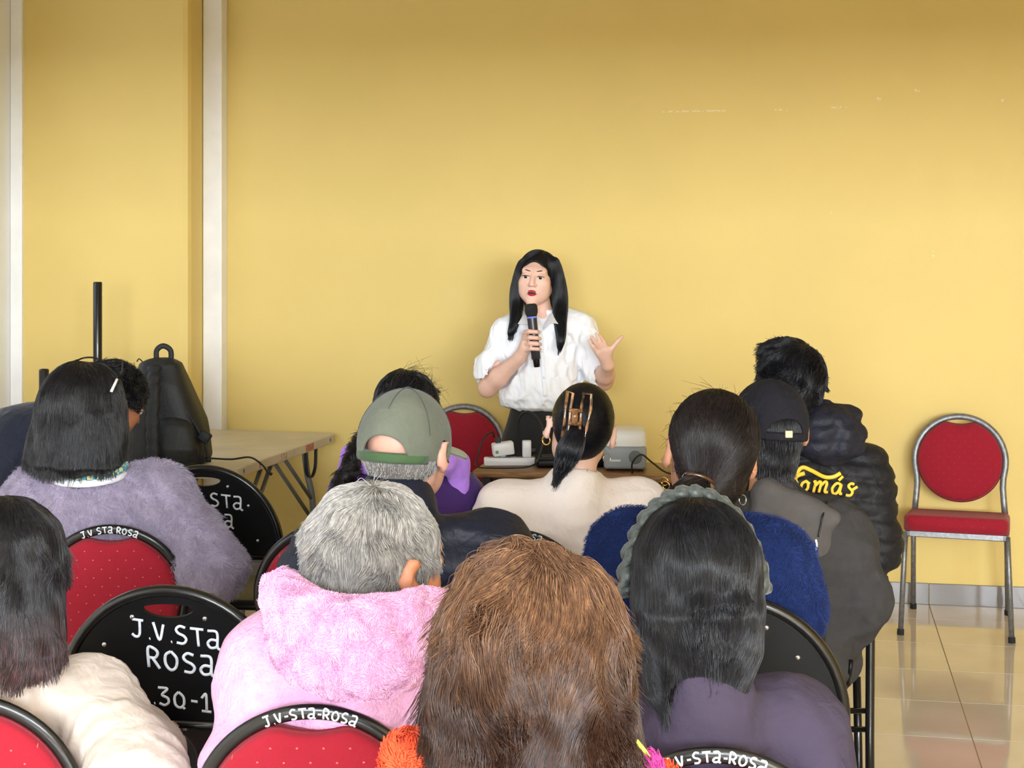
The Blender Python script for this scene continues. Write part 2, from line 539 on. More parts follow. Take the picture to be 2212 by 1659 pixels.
def strands(name, F, v, q, flow, n, length, steps, radius, lift, material, parent, seed=0, keep=None,
            clumps=120, spread=0.6, wave=0.0, tip_free=0.35, start_lift=0.0, bad=None, jitter=0.08, swirl=75, overshoot=0.02):
    """Strands that run over the hair volume F along the direction field flow."""
    rg = np.random.RandomState(seed)
    p = surface_points(v, q, n, rg, keep)
    cid = ((p[:, None, :] - p[None, rg.choice(n, clumps), :]) ** 2).sum(2).argmin(1)
    cl = rg.rand(clumps)[cid]
    lf = lift * (0.25 + spread * cl + (1 - spread) * rg.rand(n))
    L = length * (0.55 + 0.5 * rg.rand(n)) * (0.85 + 0.3 * cl)
    sw = [noise3(seed * 3 + k, (swirl,) * 3, 6) for k in range(3)]; over = np.zeros(n)
    jit = rg.normal(size=(n, 3)) * jitter
    pts = [p]
    for k in range(steps):
        t = (k + 1) / steps
        g = F.grad(p)
        vv = flow(p)
        vv = vv / (np.linalg.norm(vv, axis=1)[:, None] + 1e-9) + jit + wave * np.stack([f(p[:, 0], p[:, 1], p[:, 2]) for f in sw], 1)
        vv /= np.linalg.norm(vv, axis=1)[:, None] + 1e-9
        dn = (vv * g).sum(1)
        away = np.clip((dn - tip_free) / 0.3, 0, 1)[:, None]
        vt = vv - g * dn[:, None] * (1 - away)
        vt /= np.linalg.norm(vt, axis=1)[:, None] + 1e-9
        over += np.where(away[:, 0] > 0.3, L / steps, 0)
        p = p + vt * (L / steps * np.where(over > overshoot * (0.3 + 1.2 * cl), 0.02, 1.0))[:, None]
        want = start_lift + lf * min(1.0, t * 2.2)
        corr = np.clip(want - F.sample(p), -0.006, 0.012)
        corr = np.where(away[:, 0] > 0.3, np.maximum(corr, 0), corr)
        p = p + g * corr[:, None]
        pts.append(p)
    pts = np.stack(pts, 1)
    if bad is not None:
        pts = pts[~bad(pts)]; n = len(pts)
    prof = np.linspace(0, 1, steps + 1)
    rad = radius * (1 - 0.85 * prof ** 3)[None, :] * (0.7 + 0.6 * rg.rand(n, 1))
    return curves_obj(name, pts, rad, material, parent)

def fur(name, F, v, q, n, length, radius, material, parent, comb=(0, 0, -0.6), seed=0, curl=0.5, keep=None, clump=0):
    rg = np.random.RandomState(seed)
    p = surface_points(v, q, n, rg, keep)
    g = F.grad(p)
    nz = noise3(seed + 5, (130,) * 3, 5); nz2 = noise3(seed + 9, (130,) * 3, 5); nz3 = noise3(seed + 13, (130,) * 3, 5)
    sw = np.stack([f(p[:, 0], p[:, 1], p[:, 2]) for f in (nz, nz2, nz3)], 1)
    c = np.array(comb) + curl * sw + 0.35 * rg.normal(size=p.shape)
    c = c - g * (c * g).sum(1)[:, None]
    L = (length * (0.5 + 0.7 * rg.rand(n)))[:, None]
    a = p - g * 0.002
    b = p + (g * 0.8 + c * 0.45) * L * 0.5
    d = p + (g * 0.9 + c * 1.1) * L
    e = d + (g * 0.2 + c * 0.9 + 0.5 * rg.normal(size=p.shape)) * L * 0.3
    pts = np.stack([a, b, d, e], 1)
    rad = radius * np.array([1.0, 1.0, 0.75, 0.25])[None, :] * (0.7 + 0.6 * rg.rand(n, 1))
    return curves_obj(name, pts, rad, material, parent)
# ------------------------------------------------------------------ material library
YEL = lin(231, 203, 124)
M = {}
M['wall'] = mat('yellow_paint', YEL, 0.62, var=0.05, var_scale=1.3, bump=0.06, bump_scale=160, spec=0.3)
def add_scuffs(m, marks, col):
    """Thin paler scratches at fixed places of the wall: (u, z, half length, half height)."""
    nt = m.node_tree; b = nt.nodes['Principled BSDF']
    src = b.inputs['Base Color'].links[0].from_socket
    tc = nt.nodes.new('ShaderNodeTexCoord'); sp = nt.nodes.new('ShaderNodeSeparateXYZ')
    nt.links.new(tc.outputs['Object'], sp.inputs[0])
    tot = None
    for (u, z, hu, hz) in marks:
        a = math_node(nt, 'LESS_THAN', math_node(nt, 'ABSOLUTE', math_node(nt, 'SUBTRACT', sp.outputs[0], u)), hu)
        c = math_node(nt, 'LESS_THAN', math_node(nt, 'ABSOLUTE', math_node(nt, 'SUBTRACT', sp.outputs[2], z)), hz)
        k = math_node(nt, 'MULTIPLY', a, c)
        tot = k if tot is None else math_node(nt, 'MAXIMUM', tot, k)
    n = nt.nodes.new('ShaderNodeTexNoise'); n.inputs['Scale'].default_value = 60
    nt.links.new(tc.outputs['Object'], n.inputs['Vector'])
    tot = math_node(nt, 'MULTIPLY', tot, math_node(nt, 'GREATER_THAN', n.outputs['Fac'], 0.47))
    mx = nt.nodes.new('ShaderNodeMix'); mx.data_type = 'RGBA'
    nt.links.new(math_node(nt, 'MULTIPLY', tot, 0.75), mx.inputs[0]); nt.links.new(src, mx.inputs[6]); mx.inputs[7].default_value = col
    nt.links.new(mx.outputs[2], b.inputs['Base Color'])
M['white_wall'] = mat('white_paint', lin(250, 249, 246), 0.6, var=0.05, var_scale=2, bump=0.05)
M['white_metal'] = mat('white_enamel', lin(252, 250, 247), 0.42, var=0.06, var_scale=9)
M['ceiling'] = mat('ceiling_white', lin(232, 228, 220), 0.8, var=0.03)
M['tile'] = mat('beige_tile', lin(226, 214, 200), 0.05, var=0.07, var_scale=3.0, spec=0.7, coat=0.2, var_col=lin(216, 202, 184))
M['skirting'] = mat('grey_tile', lin(132, 125, 118), 0.10, var=0.08, var_scale=5, spec=0.2)
M['grout'] = mat('grout', lin(150, 122, 90), 0.8, var=0.1)
M['red'] = dotted_fabric('red_dotted_fabric', lin(150, 22, 40), lin(206, 104, 84), 0.044, 0.0019)
M['red_soft'] = dotted_fabric('red_faint_dot_fabric', lin(150, 22, 40), lin(178, 58, 62), 0.044, 0.0017)
M['red_plain'] = mat('red_piping', lin(120, 16, 32), 0.8, var=0.1)
M['silver'] = mat('hammered_silver', lin(138, 138, 138), 0.42, metal=0.6, var=0.3, var_scale=60, bump=0.15, bump_scale=300)
M['black_frame'] = mat('black_lacquer_steel', lin(20, 19, 18), 0.3, spec=0.4, var=0.3, var_scale=30, coat=0.2)
M['black_plastic'] = mat('black_plastic', lin(11, 11, 12), 0.42, spec=0.25, var=0.2, var_scale=12)
M['rubber'] = mat('rubber', lin(18, 18, 18), 0.75, var=0.2)
M['paint_white'] = mat('white_brush_paint', lin(226, 232, 238), 0.5, var=0.25, var_scale=90)
M['bolt'] = mat('steel_bolt', lin(190, 190, 190), 0.25, metal=0.9, var=0.1)
M['table_top'] = mat('worn_cream_plastic', lin(206, 196, 178), 0.45, var=0.14, var_scale=5, bump=0.05)
M['table_edge'] = mat('cream_table_edge', lin(226, 212, 192), 0.5, var=0.1, var_scale=14)
M['grey_steel'] = mat('grey_powder_steel', lin(116, 120, 124), 0.4, metal=0.3, var=0.1)
M['wood'] = mat('brown_wood', lin(164, 122, 76), 0.42, var=0.5, var_scale=7, stretch=(1.5, 22, 22), var_col=lin(112, 78, 46))
M['black_fabric'] = mat('black_nylon', lin(26, 27, 29), 0.62, var=0.35, var_scale=18, bump=0.5, bump_scale=60)
M['black_fabric2'] = mat('charcoal_nylon', lin(30, 31, 32), 0.55, var=0.3, var_scale=25, bump=0.4, bump_scale=120)
M['cable'] = mat('black_cable', lin(20, 20, 21), 0.5, var=0.1)
M['white_plastic'] = mat('white_plastic', lin(240, 240, 242), 0.35, var=0.03)
M['grey_plastic'] = mat('grey_plastic', lin(150, 158, 166), 0.4, var=0.05)
M['grille'] = mat('grille', lin(112, 118, 126), 0.7, var=0.3, var_scale=300)
M['glass'] = bpy.data.materials.new('window_glass'); M['glass'].use_nodes = True
_nt = M['glass'].node_tree; _nt.nodes.remove(_nt.nodes['Principled BSDF'])
_tr = _nt.nodes.new('ShaderNodeBsdfTransparent'); _tr.inputs[0].default_value = (0.96, 0.98, 0.98, 1)
_gl = _nt.nodes.new('ShaderNodeBsdfGlossy'); _gl.inputs['Roughness'].default_value = 0.02
_mx = _nt.nodes.new('ShaderNodeMixShader'); _mx.inputs[0].default_value = 0.06
_nt.links.new(_tr.outputs[0], _mx.inputs[1]); _nt.links.new(_gl.outputs[0], _mx.inputs[2])
_nt.links.new(_mx.outputs[0], _nt.nodes['Material Output'].inputs[0])

# ------------------------------------------------------------------ the room (room frame: x = u, y = -w)
def struct(name, bm, m):
    o = bm_obj(name, bm, m); o.matrix_world = ROOM; o['kind'] = 'structure'
    return o
def slab(name, u0, u1, w0, w1, z0, z1, m, bev=0.0):
    bm = bmesh.new()
    box(bm, ((u0 + u1) / 2, -(w0 + w1) / 2, (z0 + z1) / 2), (u1 - u0, abs(w1 - w0), z1 - z0), bev)
    return struct(name, bm, m)

PIER_W, PIER_U0, PIER_U1 = 0.25, -4.317, -3.457
SKIRT = 0.095
add_scuffs(M['wall'], [(-1.06, 2.255, 0.15, 0.004), (-0.66, 2.255, 0.03, 0.004), (-0.40, 2.262, 0.035, 0.004), (-0.05, 2.335, 0.012, 0.006),
                       (0.86, 2.375, 0.075, 0.004), (0.32, 2.28, 0.008, 0.008), (0.02, 1.59, 0.005, 0.012), (1.47, 2.14, 0.014, 0.012),
                       (-0.22, 2.30, 0.01, 0.006), (-0.43, 1.78, 0.006, 0.004)], lin(240, 222, 176))
wall_back = slab('wall_front', LEFT_U - 0.2, RIGHT_U + 0.2, -0.2, 0.0, 0, CEIL_Z, M['wall'])
pier = slab('wall_pier', PIER_U0 - 0.05, PIER_U1, 0.0, PIER_W, 0, CEIL_Z, M['wall'], 0.03)
col = slab('trim_1', PIER_U1 + 0.003, PIER_U1 + 0.099, 0.001, 0.08, 0, CEIL_Z, M['white_metal'], 0.004)
slab('trim_2', LEFT_U + 0.001, LEFT_U + 0.062, PIER_W - 0.03, PIER_W + 0.02, 0, CEIL_Z, M['white_metal'], 0.004)

def wall_with_windows(name, along_u, fixed, a0, a1, wins, z0, z1, m, thick=0.2):
    """A wall pierced by openings; along_u: runs along u at w = fixed, else along w at u = fixed."""
    bm = bmesh.new()
    xs = sorted([a0, a1] + [v for c, wd in wins for v in (c - wd / 2, c + wd / 2)])
    def put(p, q, za, zb):
        if q - p < 1e-4: return
        if along_u: box(bm, ((p + q) / 2, -(fixed + thick / 2), (za + zb) / 2), (q - p, thick, zb - za))
        else: box(bm, (fixed - thick / 2, -(p + q) / 2, (za + zb) / 2), (thick, q - p, zb - za))
    for p, q in zip(xs, xs[1:]):
        if any(abs((p + q) / 2 - c) < wd / 2 for c, wd in wins):
            put(p, q, 0, z0); put(p, q, z1, CEIL_Z)
        else: put(p, q, 0, CEIL_Z)
    return struct(name, bm, m)
wall_with_windows('wall_rear', True, BACK_W, LEFT_U - 0.2, RIGHT_U + 0.2, BACK_WIN, 1.4, 2.7, M['white_wall'])
wall_with_windows('wall_left', False, LEFT_U, PIER_W - 0.03, BACK_W, LEFT_WIN, 1.4, 2.7, M['white_wall'])
slab('wall_right', RIGHT_U, RIGHT_U + 0.2, 0.0, BACK_W, 0, CEIL_Z, M['wall'])
slab('ceiling', LEFT_U - 0.2, RIGHT_U + 0.2, -0.2, BACK_W + 0.2, CEIL_Z, CEIL_Z + 0.15, M['ceiling'])
# lower ceiling added out of view, shapes the window light with the beam
slab('ceiling_shade_added', LEFT_U + 0.001, RIGHT_U - 0.001, 5.1, BACK_W - 0.001, 2.98, 3.15, M['ceiling'])
slab('beam_shade_added', LEFT_U + 0.001, RIGHT_U - 0.001, 4.9, 5.1, 2.13, CEIL_Z - 0.001, M['ceiling'])  # unseen beam, added to shade the top of the far wall

def window(n, along_u, fixed, c, wd, z0, z1):
    r = bpy.data.objects.new('window_%d' % n, None); COL.objects.link(r); r.matrix_world = ROOM; r['kind'] = 'structure'
    def bar(name, ca, cz, la, lz, t=0.05, m=M['white_metal']):
        bm = bmesh.new()
        if along_u: box(bm, (ca, -(fixed + 0.05), cz), (la, t, lz), 0.003)
        else: box(bm, (fixed - 0.05, -ca, cz), (t, la, lz), 0.003)
        return bm_obj(name, bm, m, r)
    for s in (-1, 1):
        bar('window_jamb', c + s * (wd / 2 - 0.025), (z0 + z1) / 2, 0.05, z1 - z0)
    bar('window_head', c, z1 - 0.025, wd - 0.1, 0.05); bar('window_sill', c, z0 + 0.025, wd - 0.1, 0.05)
    bar('mullion', c, (z0 + z1) / 2, 0.05, z1 - z0 - 0.1)
    for s in (-1, 1):
        bar('pane', c + s * (wd / 4 - 0.0125), (z0 + z1) / 2, wd / 2 - 0.075, z1 - z0 - 0.1, 0.006, M['glass'])
n = 1
for (u, wd) in BACK_WIN: window(n, True, BACK_W, u, wd, 1.4, 2.7); n += 1
for (w_, wd) in LEFT_WIN: window(n, False, LEFT_U, w_, wd, 1.4, 2.7); n += 1

# floor: grout bed with single tiles (joint on the u = 0 line, rows counted from the wall)
floor = slab('floor', LEFT_U - 0.1, RIGHT_U + 0.1, -0.1, BACK_W + 0.1, -0.15, -0.0007, M['grout'])
T, JOINT, W0 = 0.42, 0.0035, 0.295
def tile_mesh(a, b):
    bm = bmesh.new(); h = 0.008; c = 0.0004
    hx, hy = (a - JOINT) / 2, (b - JOINT) / 2
    lo = [bm.verts.new((x, y, -h)) for x, y in ((-hx, -hy), (hx, -hy), (hx, hy), (-hx, hy))]
    mi = [bm.verts.new((x, y, -c)) for x, y in ((-hx, -hy), (hx, -hy), (hx, hy), (-hx, hy))]
    to = [bm.verts.new((x, y, 0)) for x, y in ((-hx + c, -hy + c), (hx - c, -hy + c), (hx - c, hy - c), (-hx + c, hy - c))]
    bm.faces.new(lo[::-1]); bm.faces.new(to)
    for A, B in ((lo, mi), (mi, to)):
        for k in range(4): bm.faces.new((A[k], A[(k + 1) % 4], B[(k + 1) % 4], B[k]))
    me = bpy.data.meshes.new('tile'); bm.to_mesh(me); bm.free(); me.materials.append(M['tile'])
    return me
full, first = tile_mesh(T, T), tile_mesh(T, W0)
COLS = range(-11, 6); ROWS = 17
for i in COLS:
    for j in range(ROWS):
        o = bpy.data.objects.new('tile', first if j == 0 else full); COL.objects.link(o); o.parent = floor
        o.location = ((i + 0.5) * T, -(W0 / 2 if j == 0 else W0 + (j - 0.5) * T), 0)
bm = bmesh.new()
w_end = W0 + (ROWS - 1) * T
for i in range(-11, 9):
    for j in range(28):
        if i in COLS and j < ROWS: continue
        w = W0 / 2 if j == 0 else W0 + (j - 0.5) * T
        if w > BACK_W: continue
        box(bm, ((i + 0.5) * T, -w, -0.004), (T - JOINT, (W0 if j == 0 else T) - JOINT, 0.008))
rest = bm_obj('floor_tiles', bm, M['tile'], floor); rest['kind'] = 'stuff'

# tiled skirting along the far wall, the pier and the right wall
def skirting(name, pieces):
    r = bpy.data.objects.new(name, None); COL.objects.link(r); r.matrix_world = ROOM; r['kind'] = 'structure'
    for (x0, x1, y0, y1) in pieces:
        bm = bmesh.new(); box(bm, ((x0 + x1) / 2, (y0 + y1) / 2, SKIRT / 2 + 0.0002), (x1 - x0, y1 - y0, SKIRT), 0.0015, seg=1)
        bm_obj('tile', bm, M['skirting'], r)
g = 0.0012
skirting('baseboard_front', [(i * T + g, (i + 1) * T - g, -0.012, -0.0006) for i in range(-8, 8)])
skirting('baseboard_right', [(RIGHT_U - 0.012, RIGHT_U - 0.0006, -(j + 1) * T + g - 0.02, -j * T - g - 0.02) for j in range(0, 16)])

# ------------------------------------------------------------------ hand-painted letters
GLYPH = {   # strokes in a unit box (x 0..0.7, y 0..1)
    'J': [[(0.1, 1), (0.7, 1)], [(0.5, 1), (0.48, 0.35), (0.4, 0.1), (0.22, 0.05), (0.05, 0.18)]],
    'V': [[(0.05, 1), (0.35, 0.05), (0.6, 0.95)]],
    '.': [[(0.12, 0.03), (0.17, 0.05)]],
    '-': [[(0.1, 0.5), (0.45, 0.5)]],
    'S': [[(0.6, 0.95), (0.3, 1.0), (0.1, 0.8), (0.2, 0.6), (0.5, 0.48), (0.62, 0.28), (0.45, 0.05), (0.1, 0.05)]],
    'T': [[(0.0, 0.97), (0.72, 1.0)], [(0.38, 0.98), (0.42, 0.02)]],
    'a': [[(0.08, 0.98), (0.58, 0.95), (0.58, 0.15), (0.75, 0.0)], [(0.58, 0.5), (0.25, 0.5), (0.06, 0.28), (0.2, 0.05), (0.5, 0.12), (0.58, 0.3)]],
    'R': [[(0.08, 0.0), (0.08, 0.98), (0.4, 0.98), (0.55, 0.78), (0.4, 0.52), (0.1, 0.5)], [(0.28, 0.5), (0.62, 0.0)]],
    'O': [[(0.35, 0.98), (0.08, 0.75), (0.06, 0.3), (0.3, 0.02), (0.56, 0.2), (0.62, 0.65), (0.35, 0.98)]],
    'o': [[(0.3, 0.9), (0.08, 0.62), (0.1, 0.2), (0.32, 0.05), (0.54, 0.3), (0.52, 0.7), (0.3, 0.9)]],
    's': [[(0.52, 0.85), (0.2, 0.88), (0.1, 0.65), (0.48, 0.42), (0.52, 0.15), (0.28, 0.02), (0.05, 0.1)]],
    '3': [[(0.05, 0.98), (0.55, 0.98), (0.25, 0.6), (0.55, 0.45), (0.58, 0.2), (0.35, 0.02), (0.08, 0.1)]],
    '0': [[(0.3, 0.9), (0.08, 0.6), (0.1, 0.15), (0.35, 0.02), (0.56, 0.25), (0.55, 0.65), (0.3, 0.9)], [(0.45, 0.1), (0.6, -0.02)]],
    '1': [[(0.1, 0.75), (0.35, 1.0), (0.35, 0.02)], [(0.08, 0.02), (0.6, 0.04)]],
}
ADV = {'.': 0.32, '-': 0.58, ' ': 0.5, '1': 0.75}
def strokes(text):
    """-> list of polylines (x, y) and total width"""
    x = 0.0; out = []
    for ch in text:
        for st in GLYPH.get(ch, []):
            out.append([(x + px, py) for px, py in st])
        x += ADV.get(ch, 0.86)
    return out, x
def paint_text(name, text, place, size, wid, parent, material):
    """place(x, y) maps metres along / above the baseline to a 3-D point and its outward normal."""
    bm = bmesh.new()
    sts, tot = strokes(text)
    for st in sts:
        pl = smooth_path([(a, b, 0) for a, b in st], 6)
        pts = []
        for a, b, _ in pl:
            c, nrm = place((a - tot / 2) * size, b * size); pts.append(Vector(c) + Vector(nrm) * 0.0006)
        nrm = place(0, 0)[1]
        tube(bm, pts, wid, 6, flat=(0.35, 1.0), up=nrm)
    return bm_obj(name, bm, material, parent, True)

# ------------------------------------------------------------------ chairs (face +y, origin on the floor under the seat)
R_BACK, TUBE_R = 0.194, 0.0135
def bp(u, v, off=0.0):
    """Point of the leaning back plane: u across, v metres up from the seat, off in front of it."""
    return Vector((u, -0.195 - 0.17 * v + off * 0.985, 0.468 + 0.985 * v + off * 0.17))
VC = 0.213
def arch(r, a0=-38, a1=218, n=44):
    return [(r * math.cos(math.radians(a0 + (a1 - a0) * i / n)), VC + r * math.sin(math.radians(a0 + (a1 - a0) * i / n))) for i in range(n + 1)]

def red_chair(frame_mat, text=None, pad_mat='red'):
    """-> function building a banquet chair with a round back under parent root"""
    def build(root):
        bm = bmesh.new()
        a = arch(R_BACK, -12, 192)
        low = [(0.193, -0.03), (0.186, 0.045), (0.182, 0.10), (0.184, 0.14)]
        path = [bp(u, v) for u, v in low] + [bp(u, v) for u, v in a] + [bp(-u, v) for u, v in low[::-1]]
        tube(bm, path, TUBE_R, 12, flat=(0.72, 1.0), up=(0, -0.985, -0.17))
        bm_obj('back_frame', bm, frame_mat, root, True)
        # pad: round, flattened at the top by a hand slot
        rim = []
        N = 64
        for k in range(N):
            t = 2 * math.pi * k / N + math.pi / 2
            u, v = 0.1805 * math.cos(t), 0.1785 * math.sin(t)
            if v > 0 and abs(u) < 0.062:
                v = min(v, 0.157 + 0.011 * (abs(u) / 0.062) ** 2)
            rim.append((u, v + VC))
        bm = bmesh.new()
        lay = [(1.0, -0.012), (1.0, 0.010), (0.985, 0.019), (0.90, 0.027), (0.6, 0.034), (0.0, 0.036)]
        back = [(1.0, -0.012), (0.985, -0.018), (0.9, -0.023), (0.5, -0.026), (0.0, -0.027)]
        def shell(ls):
            prev = None
            for sc, off in ls:
                if sc == 0: ring = [bm.verts.new(bp(0, VC, off))]
                else: ring = [bm.verts.new(bp(u * sc, VC + (v - VC) * sc, off)) for u, v in rim]
                if prev:
                    for k in range(N):
                        k2 = (k + 1) % N
                        if len(ring) == 1: bm.faces.new((prev[k], prev[k2], ring[0]))
                        else: bm.faces.new((prev[k], prev[k2], ring[k2], ring[k]))
                prev = ring
        shell(lay); shell(back)
        bmesh.ops.remove_doubles(bm, verts=bm.verts, dist=1e-5)
        pad = bm_obj('backrest', bm, M[pad_mat], root, True)
        bm = bmesh.new()
        tube(bm, [bp(u * 1.0, VC + (v - VC) * 1.0, -0.003) for u, v in rim], 0.005, 6, closed=True)
        bm_obj('piping', bm, M['red_plain'], pad, True)
        # seat cushion
        bm = bmesh.new()
        box(bm, (0, 0.005, 0.4475), (0.425, 0.42, 0.066), 0.0)
        es = [e for e in bm.edges if abs(e.verts[0].co.z - e.verts[1].co.z) > 0.01]
        bmesh.ops.bevel(bm, geom=es, offset=0.05, segments=5, profile=0.5, affect='EDGES')
        es = [e for e in bm.edges if e.verts[0].co.z > 0.47 and e.verts[1].co.z > 0.47]
        bmesh.ops.bevel(bm, geom=es, offset=0.018, segments=3, profile=0.5, affect='EDGES')
        bmesh.ops.rotate(bm, cent=(0, 0, 0.43), matrix=Matrix.Rotation(math.radians(5.5), 3, 'X'), verts=bm.verts)
        bm_obj('seat', bm, M[pad_mat], root, True)
        # apron under the cushion
        bm = bmesh.new()
        z = 0.401
        for x0, y0, x1, y1 in ((-0.195, 0.19, 0.195, 0.19), (-0.195, -0.19, 0.195, -0.19), (-0.195, -0.19, -0.195, 0.19), (0.195, -0.19, 0.195, 0.19)):
            box(bm, ((x0 + x1) / 2, (y0 + y1) / 2, z), (abs(x1 - x0) + 0.022, abs(y1 - y0) + 0.022, 0.026), 0.003, seg=1)
        bmesh.ops.rotate(bm, cent=(0, 0, 0.40), matrix=Matrix.Rotation(math.radians(5.5), 3, 'X'), verts=bm.verts)
        bm_obj('seat_frame', bm, frame_mat, root)
        for sx in (-1, 1):
            for (p0, p1) in (((0.205, 0.19, 0.425), (0.222, 0.235, 0.0)), ((0.197, -0.195, 0.44), (0.202, -0.262, 0.0))):
                bm = bmesh.new()
                q0, q1 = Vector((sx * p0[0], p0[1], p0[2])), Vector((sx * p1[0], p1[1], 0.012))
                tube(bm, [q0, q0.lerp(q1, 0.3), q1], 0.0125, 8, flat=(1.0, 0.9))
                lg = bm_obj('leg', bm, frame_mat, root, True)
                bm = bmesh.new()
                d = (q1 - q0).normalized()
                tube(bm, [q1 - d * 0.012, q1 + d * 0.0115], 0.0145, 8)
                bm_obj('foot_cap', bm, M['rubber'], lg)
        if text:
            def place(x, y):
                dr = y - 0.0085                       # seen from behind, +x is on the right
                r = R_BACK + dr
                t = math.pi / 2 - x / R_BACK
                dep = TUBE_R * 0.72 * math.sqrt(max(0.05, 1 - (dr / TUBE_R) ** 2))
                return bp(r * math.cos(t), VC + r * math.sin(t), -dep), (0, -0.985, -0.17)
            paint_text('painted_lettering', text, place, 0.0175, 0.0019, root, M['paint_white'])
    return build

def black_chair(lines):
    def build(root):
        A, B, V0, VT = 0.243, 0.262, 0.15, 0.452      # oval: half width, half height, cut line, top
        def oval(t, g=0.0): return ((A + g) * math.cos(t), VT - B + (B + g) * math.sin(t))
        ts = [math.radians(-8 + 196 * i / 40) for i in range(41)]
        bm = bmesh.new()
        pts = [bp(*oval(t)) for t in ts]
        # legs of the back tube run on down and forward to the front feet
        def down(s):
            return [Vector((s * 0.243, -0.228, 0.56)), Vector((s * 0.239, -0.238, 0.30)), Vector((s * 0.238, -0.250, 0.012))]
        tube(bm, down(1)[::-1] + pts + down(-1), 0.0125, 10)
        bm_obj('back_frame', bm, M['black_frame'], root, True)
        # panel with a hand slot, as two mirrored half outlines joined above and below the slot
        bm = bmesh.new()
        th = 0.010
        outer = [oval(math.radians(a), -0.006) for a in np.linspace(-6, 186, 49)]
        zc, sw, sh = 0.414, 0.055, 0.014
        slot = [(sw * math.cos(a), zc + (sh * 0.7 if math.sin(a) > 0 else sh * 1.5) * math.sin(a)) for a in np.linspace(0, 2 * math.pi, 33)[:-1]]
        rings = []
        for offs in (0.005, -0.005):
            outv = [bm.verts.new(bp(u, v, offs)) for u, v in outer]
            slv = [bm.verts.new(bp(u, v, offs)) for u, v in slot]
            es = []
            for L in (outv, slv):
                for k in range(len(L)): es.append(bm.edges.new((L[k], L[(k + 1) % len(L)])))
            bmesh.ops.triangle_fill(bm, edges=es, use_beauty=True)
            rings.append((outv, slv))
        for idx in (0, 1):
            A1, B1 = rings[0][idx], rings[1][idx]
            for k in range(len(A1)):
                k2 = (k + 1) % len(A1)
                try: bm.faces.new((A1[k], A1[k2], B1[k2], B1[k]))
                except ValueError: pass
        pn = bm_obj('back_panel', bm, M['black_plastic'], root)
        for (u, v) in ((-0.079, 0.394), (0.079, 0.394), (-0.144, 0.330), (0.144, 0.330), (-0.17, 0.212), (0.17, 0.212)):
            bm = bmesh.new()
            Mx = Matrix.Translation(bp(u, v, -0.005)) @ Matrix.Rotation(math.radians(90), 4, 'X')
            lathe(bm, [(0.0055, 0), (0.005, 0.002), (0.0, 0.003)], 10, Mx)
            bm_obj('bolt', bm, M['bolt'], pn, True)
        # lower rail, seat, rear legs with cross bars
        bm = bmesh.new()
        tube(bm, [bp(-0.24, 0.153), bp(0.24, 0.153)], 0.010, 8)
        bm_obj('back_rail', bm, M['black_frame'], root, True)
        bm = bmesh.new()
        box(bm, (0, 0.01, 0.452), (0.40, 0.40, 0.035), 0.014, seg=3)
        bm_obj('seat', bm, M['black_plastic'], root, True)
        for s in (-1, 1):
            bm = bmesh.new()
            tube(bm, [(s * 0.213, -0.195, 0.445), (s * 0.213, -0.215, 0.25), (s * 0.213, -0.232, 0.012)], 0.0115, 8)
            bm_obj('leg', bm, M['black_frame'], root, True)
            bm = bmesh.new()
            tube(bm, [(s * 0.195, 0.17, 0.44), (s * 0.205, 0.185, 0.25), (s * 0.212, 0.205, 0.012)], 0.0115, 8)
            bm_obj('leg', bm, M['black_frame'], root, True)
        for (y, z) in ((-0.226, 0.36), (-0.229, 0.31)):
            bm = bmesh.new(); tube(bm, [(-0.238, y, z), (0.238, y, z)], 0.008, 8)
            bm_obj('crossbar', bm, M['black_frame'], root, True)
        bm = bmesh.new(); tube(bm, [(-0.205, 0.187, 0.22), (0.205, 0.187, 0.22)], 0.008, 8)
        bm_obj('crossbar', bm, M['black_frame'], root, True)
        for txt, v, size, du in lines:
            paint_text('painted_lettering', txt, lambda x, y, v=v, du=du: (bp(x + du, v + 0.037 + y - 0.13 * (x), -0.0055), (0, -0.985, -0.17)), size, size * 0.082, root, M['paint_white'])
    return build

CH_BACK = 0.266          # the top of a chair back stands this far behind the chair's origin
def place_chair(build, px, Ytop, rz, name, label, group):
    X = (px - 1106) / F_PX * Ytop
    c, s = math.cos(math.radians(rz)), math.sin(math.radians(rz))
    o = thing(name, label, 'chair', (X - s * CH_BACK, Ytop + c * CH_BACK, 0), math.radians(rz), group)
    build(o)
    return o
# ------------------------------------------------------------------ chairs in the room
G_AUD = 'red chairs of the audience'
rc = red_chair(M['black_frame'], 'J.V-STa-ROSa')
rc2 = red_chair(M['black_frame'], 'J.V STa ROSa')
CH = {}
CH['A'] = place_chair(rc2, 238, 4.26, 2, 'banquet_chair', 'red dotted chair with white lettered black rim behind the lavender fur coat', G_AUD)
CH['C'] = place_chair(rc2, 708, 4.28, 0, 'banquet_chair', 'red chair whose black rim shows beside the navy puffer jacket and pink hoodie', G_AUD)
CH['E'] = place_chair(rc, 1108, 4.20, -3, 'banquet_chair', 'red chair with black rim against the back of the cream blazer', G_AUD)
CH['I'] = place_chair(rc, 672, 2.61, 0, 'banquet_chair', 'red dotted chair lettered on its black rim, holding the person in the pink hoodie', G_AUD)
CH['K'] = place_chair(rc, 1545, 2.39, -4, 'banquet_chair', 'red chair with lettered black rim behind the plum sweatshirt', G_AUD)
CH['L'] = place_chair(red_chair(M['black_frame'], None), -85, 2.67, 0, 'banquet_chair', 'red chair with plain worn black rim behind the cream shirt', G_AUD)
CH['G'] = place_chair(red_chair(M['black_frame'], None), 1600, 3.86, -8, 'banquet_chair', 'red chair mostly hidden between the blue fluffy sweater and grey hoodie', G_AUD)
CH['D'] = place_chair(red_chair(M['black_frame'], None), 872, 3.37, 0, 'banquet_chair', 'red chair hidden under the man in the navy puffer jacket', G_AUD)
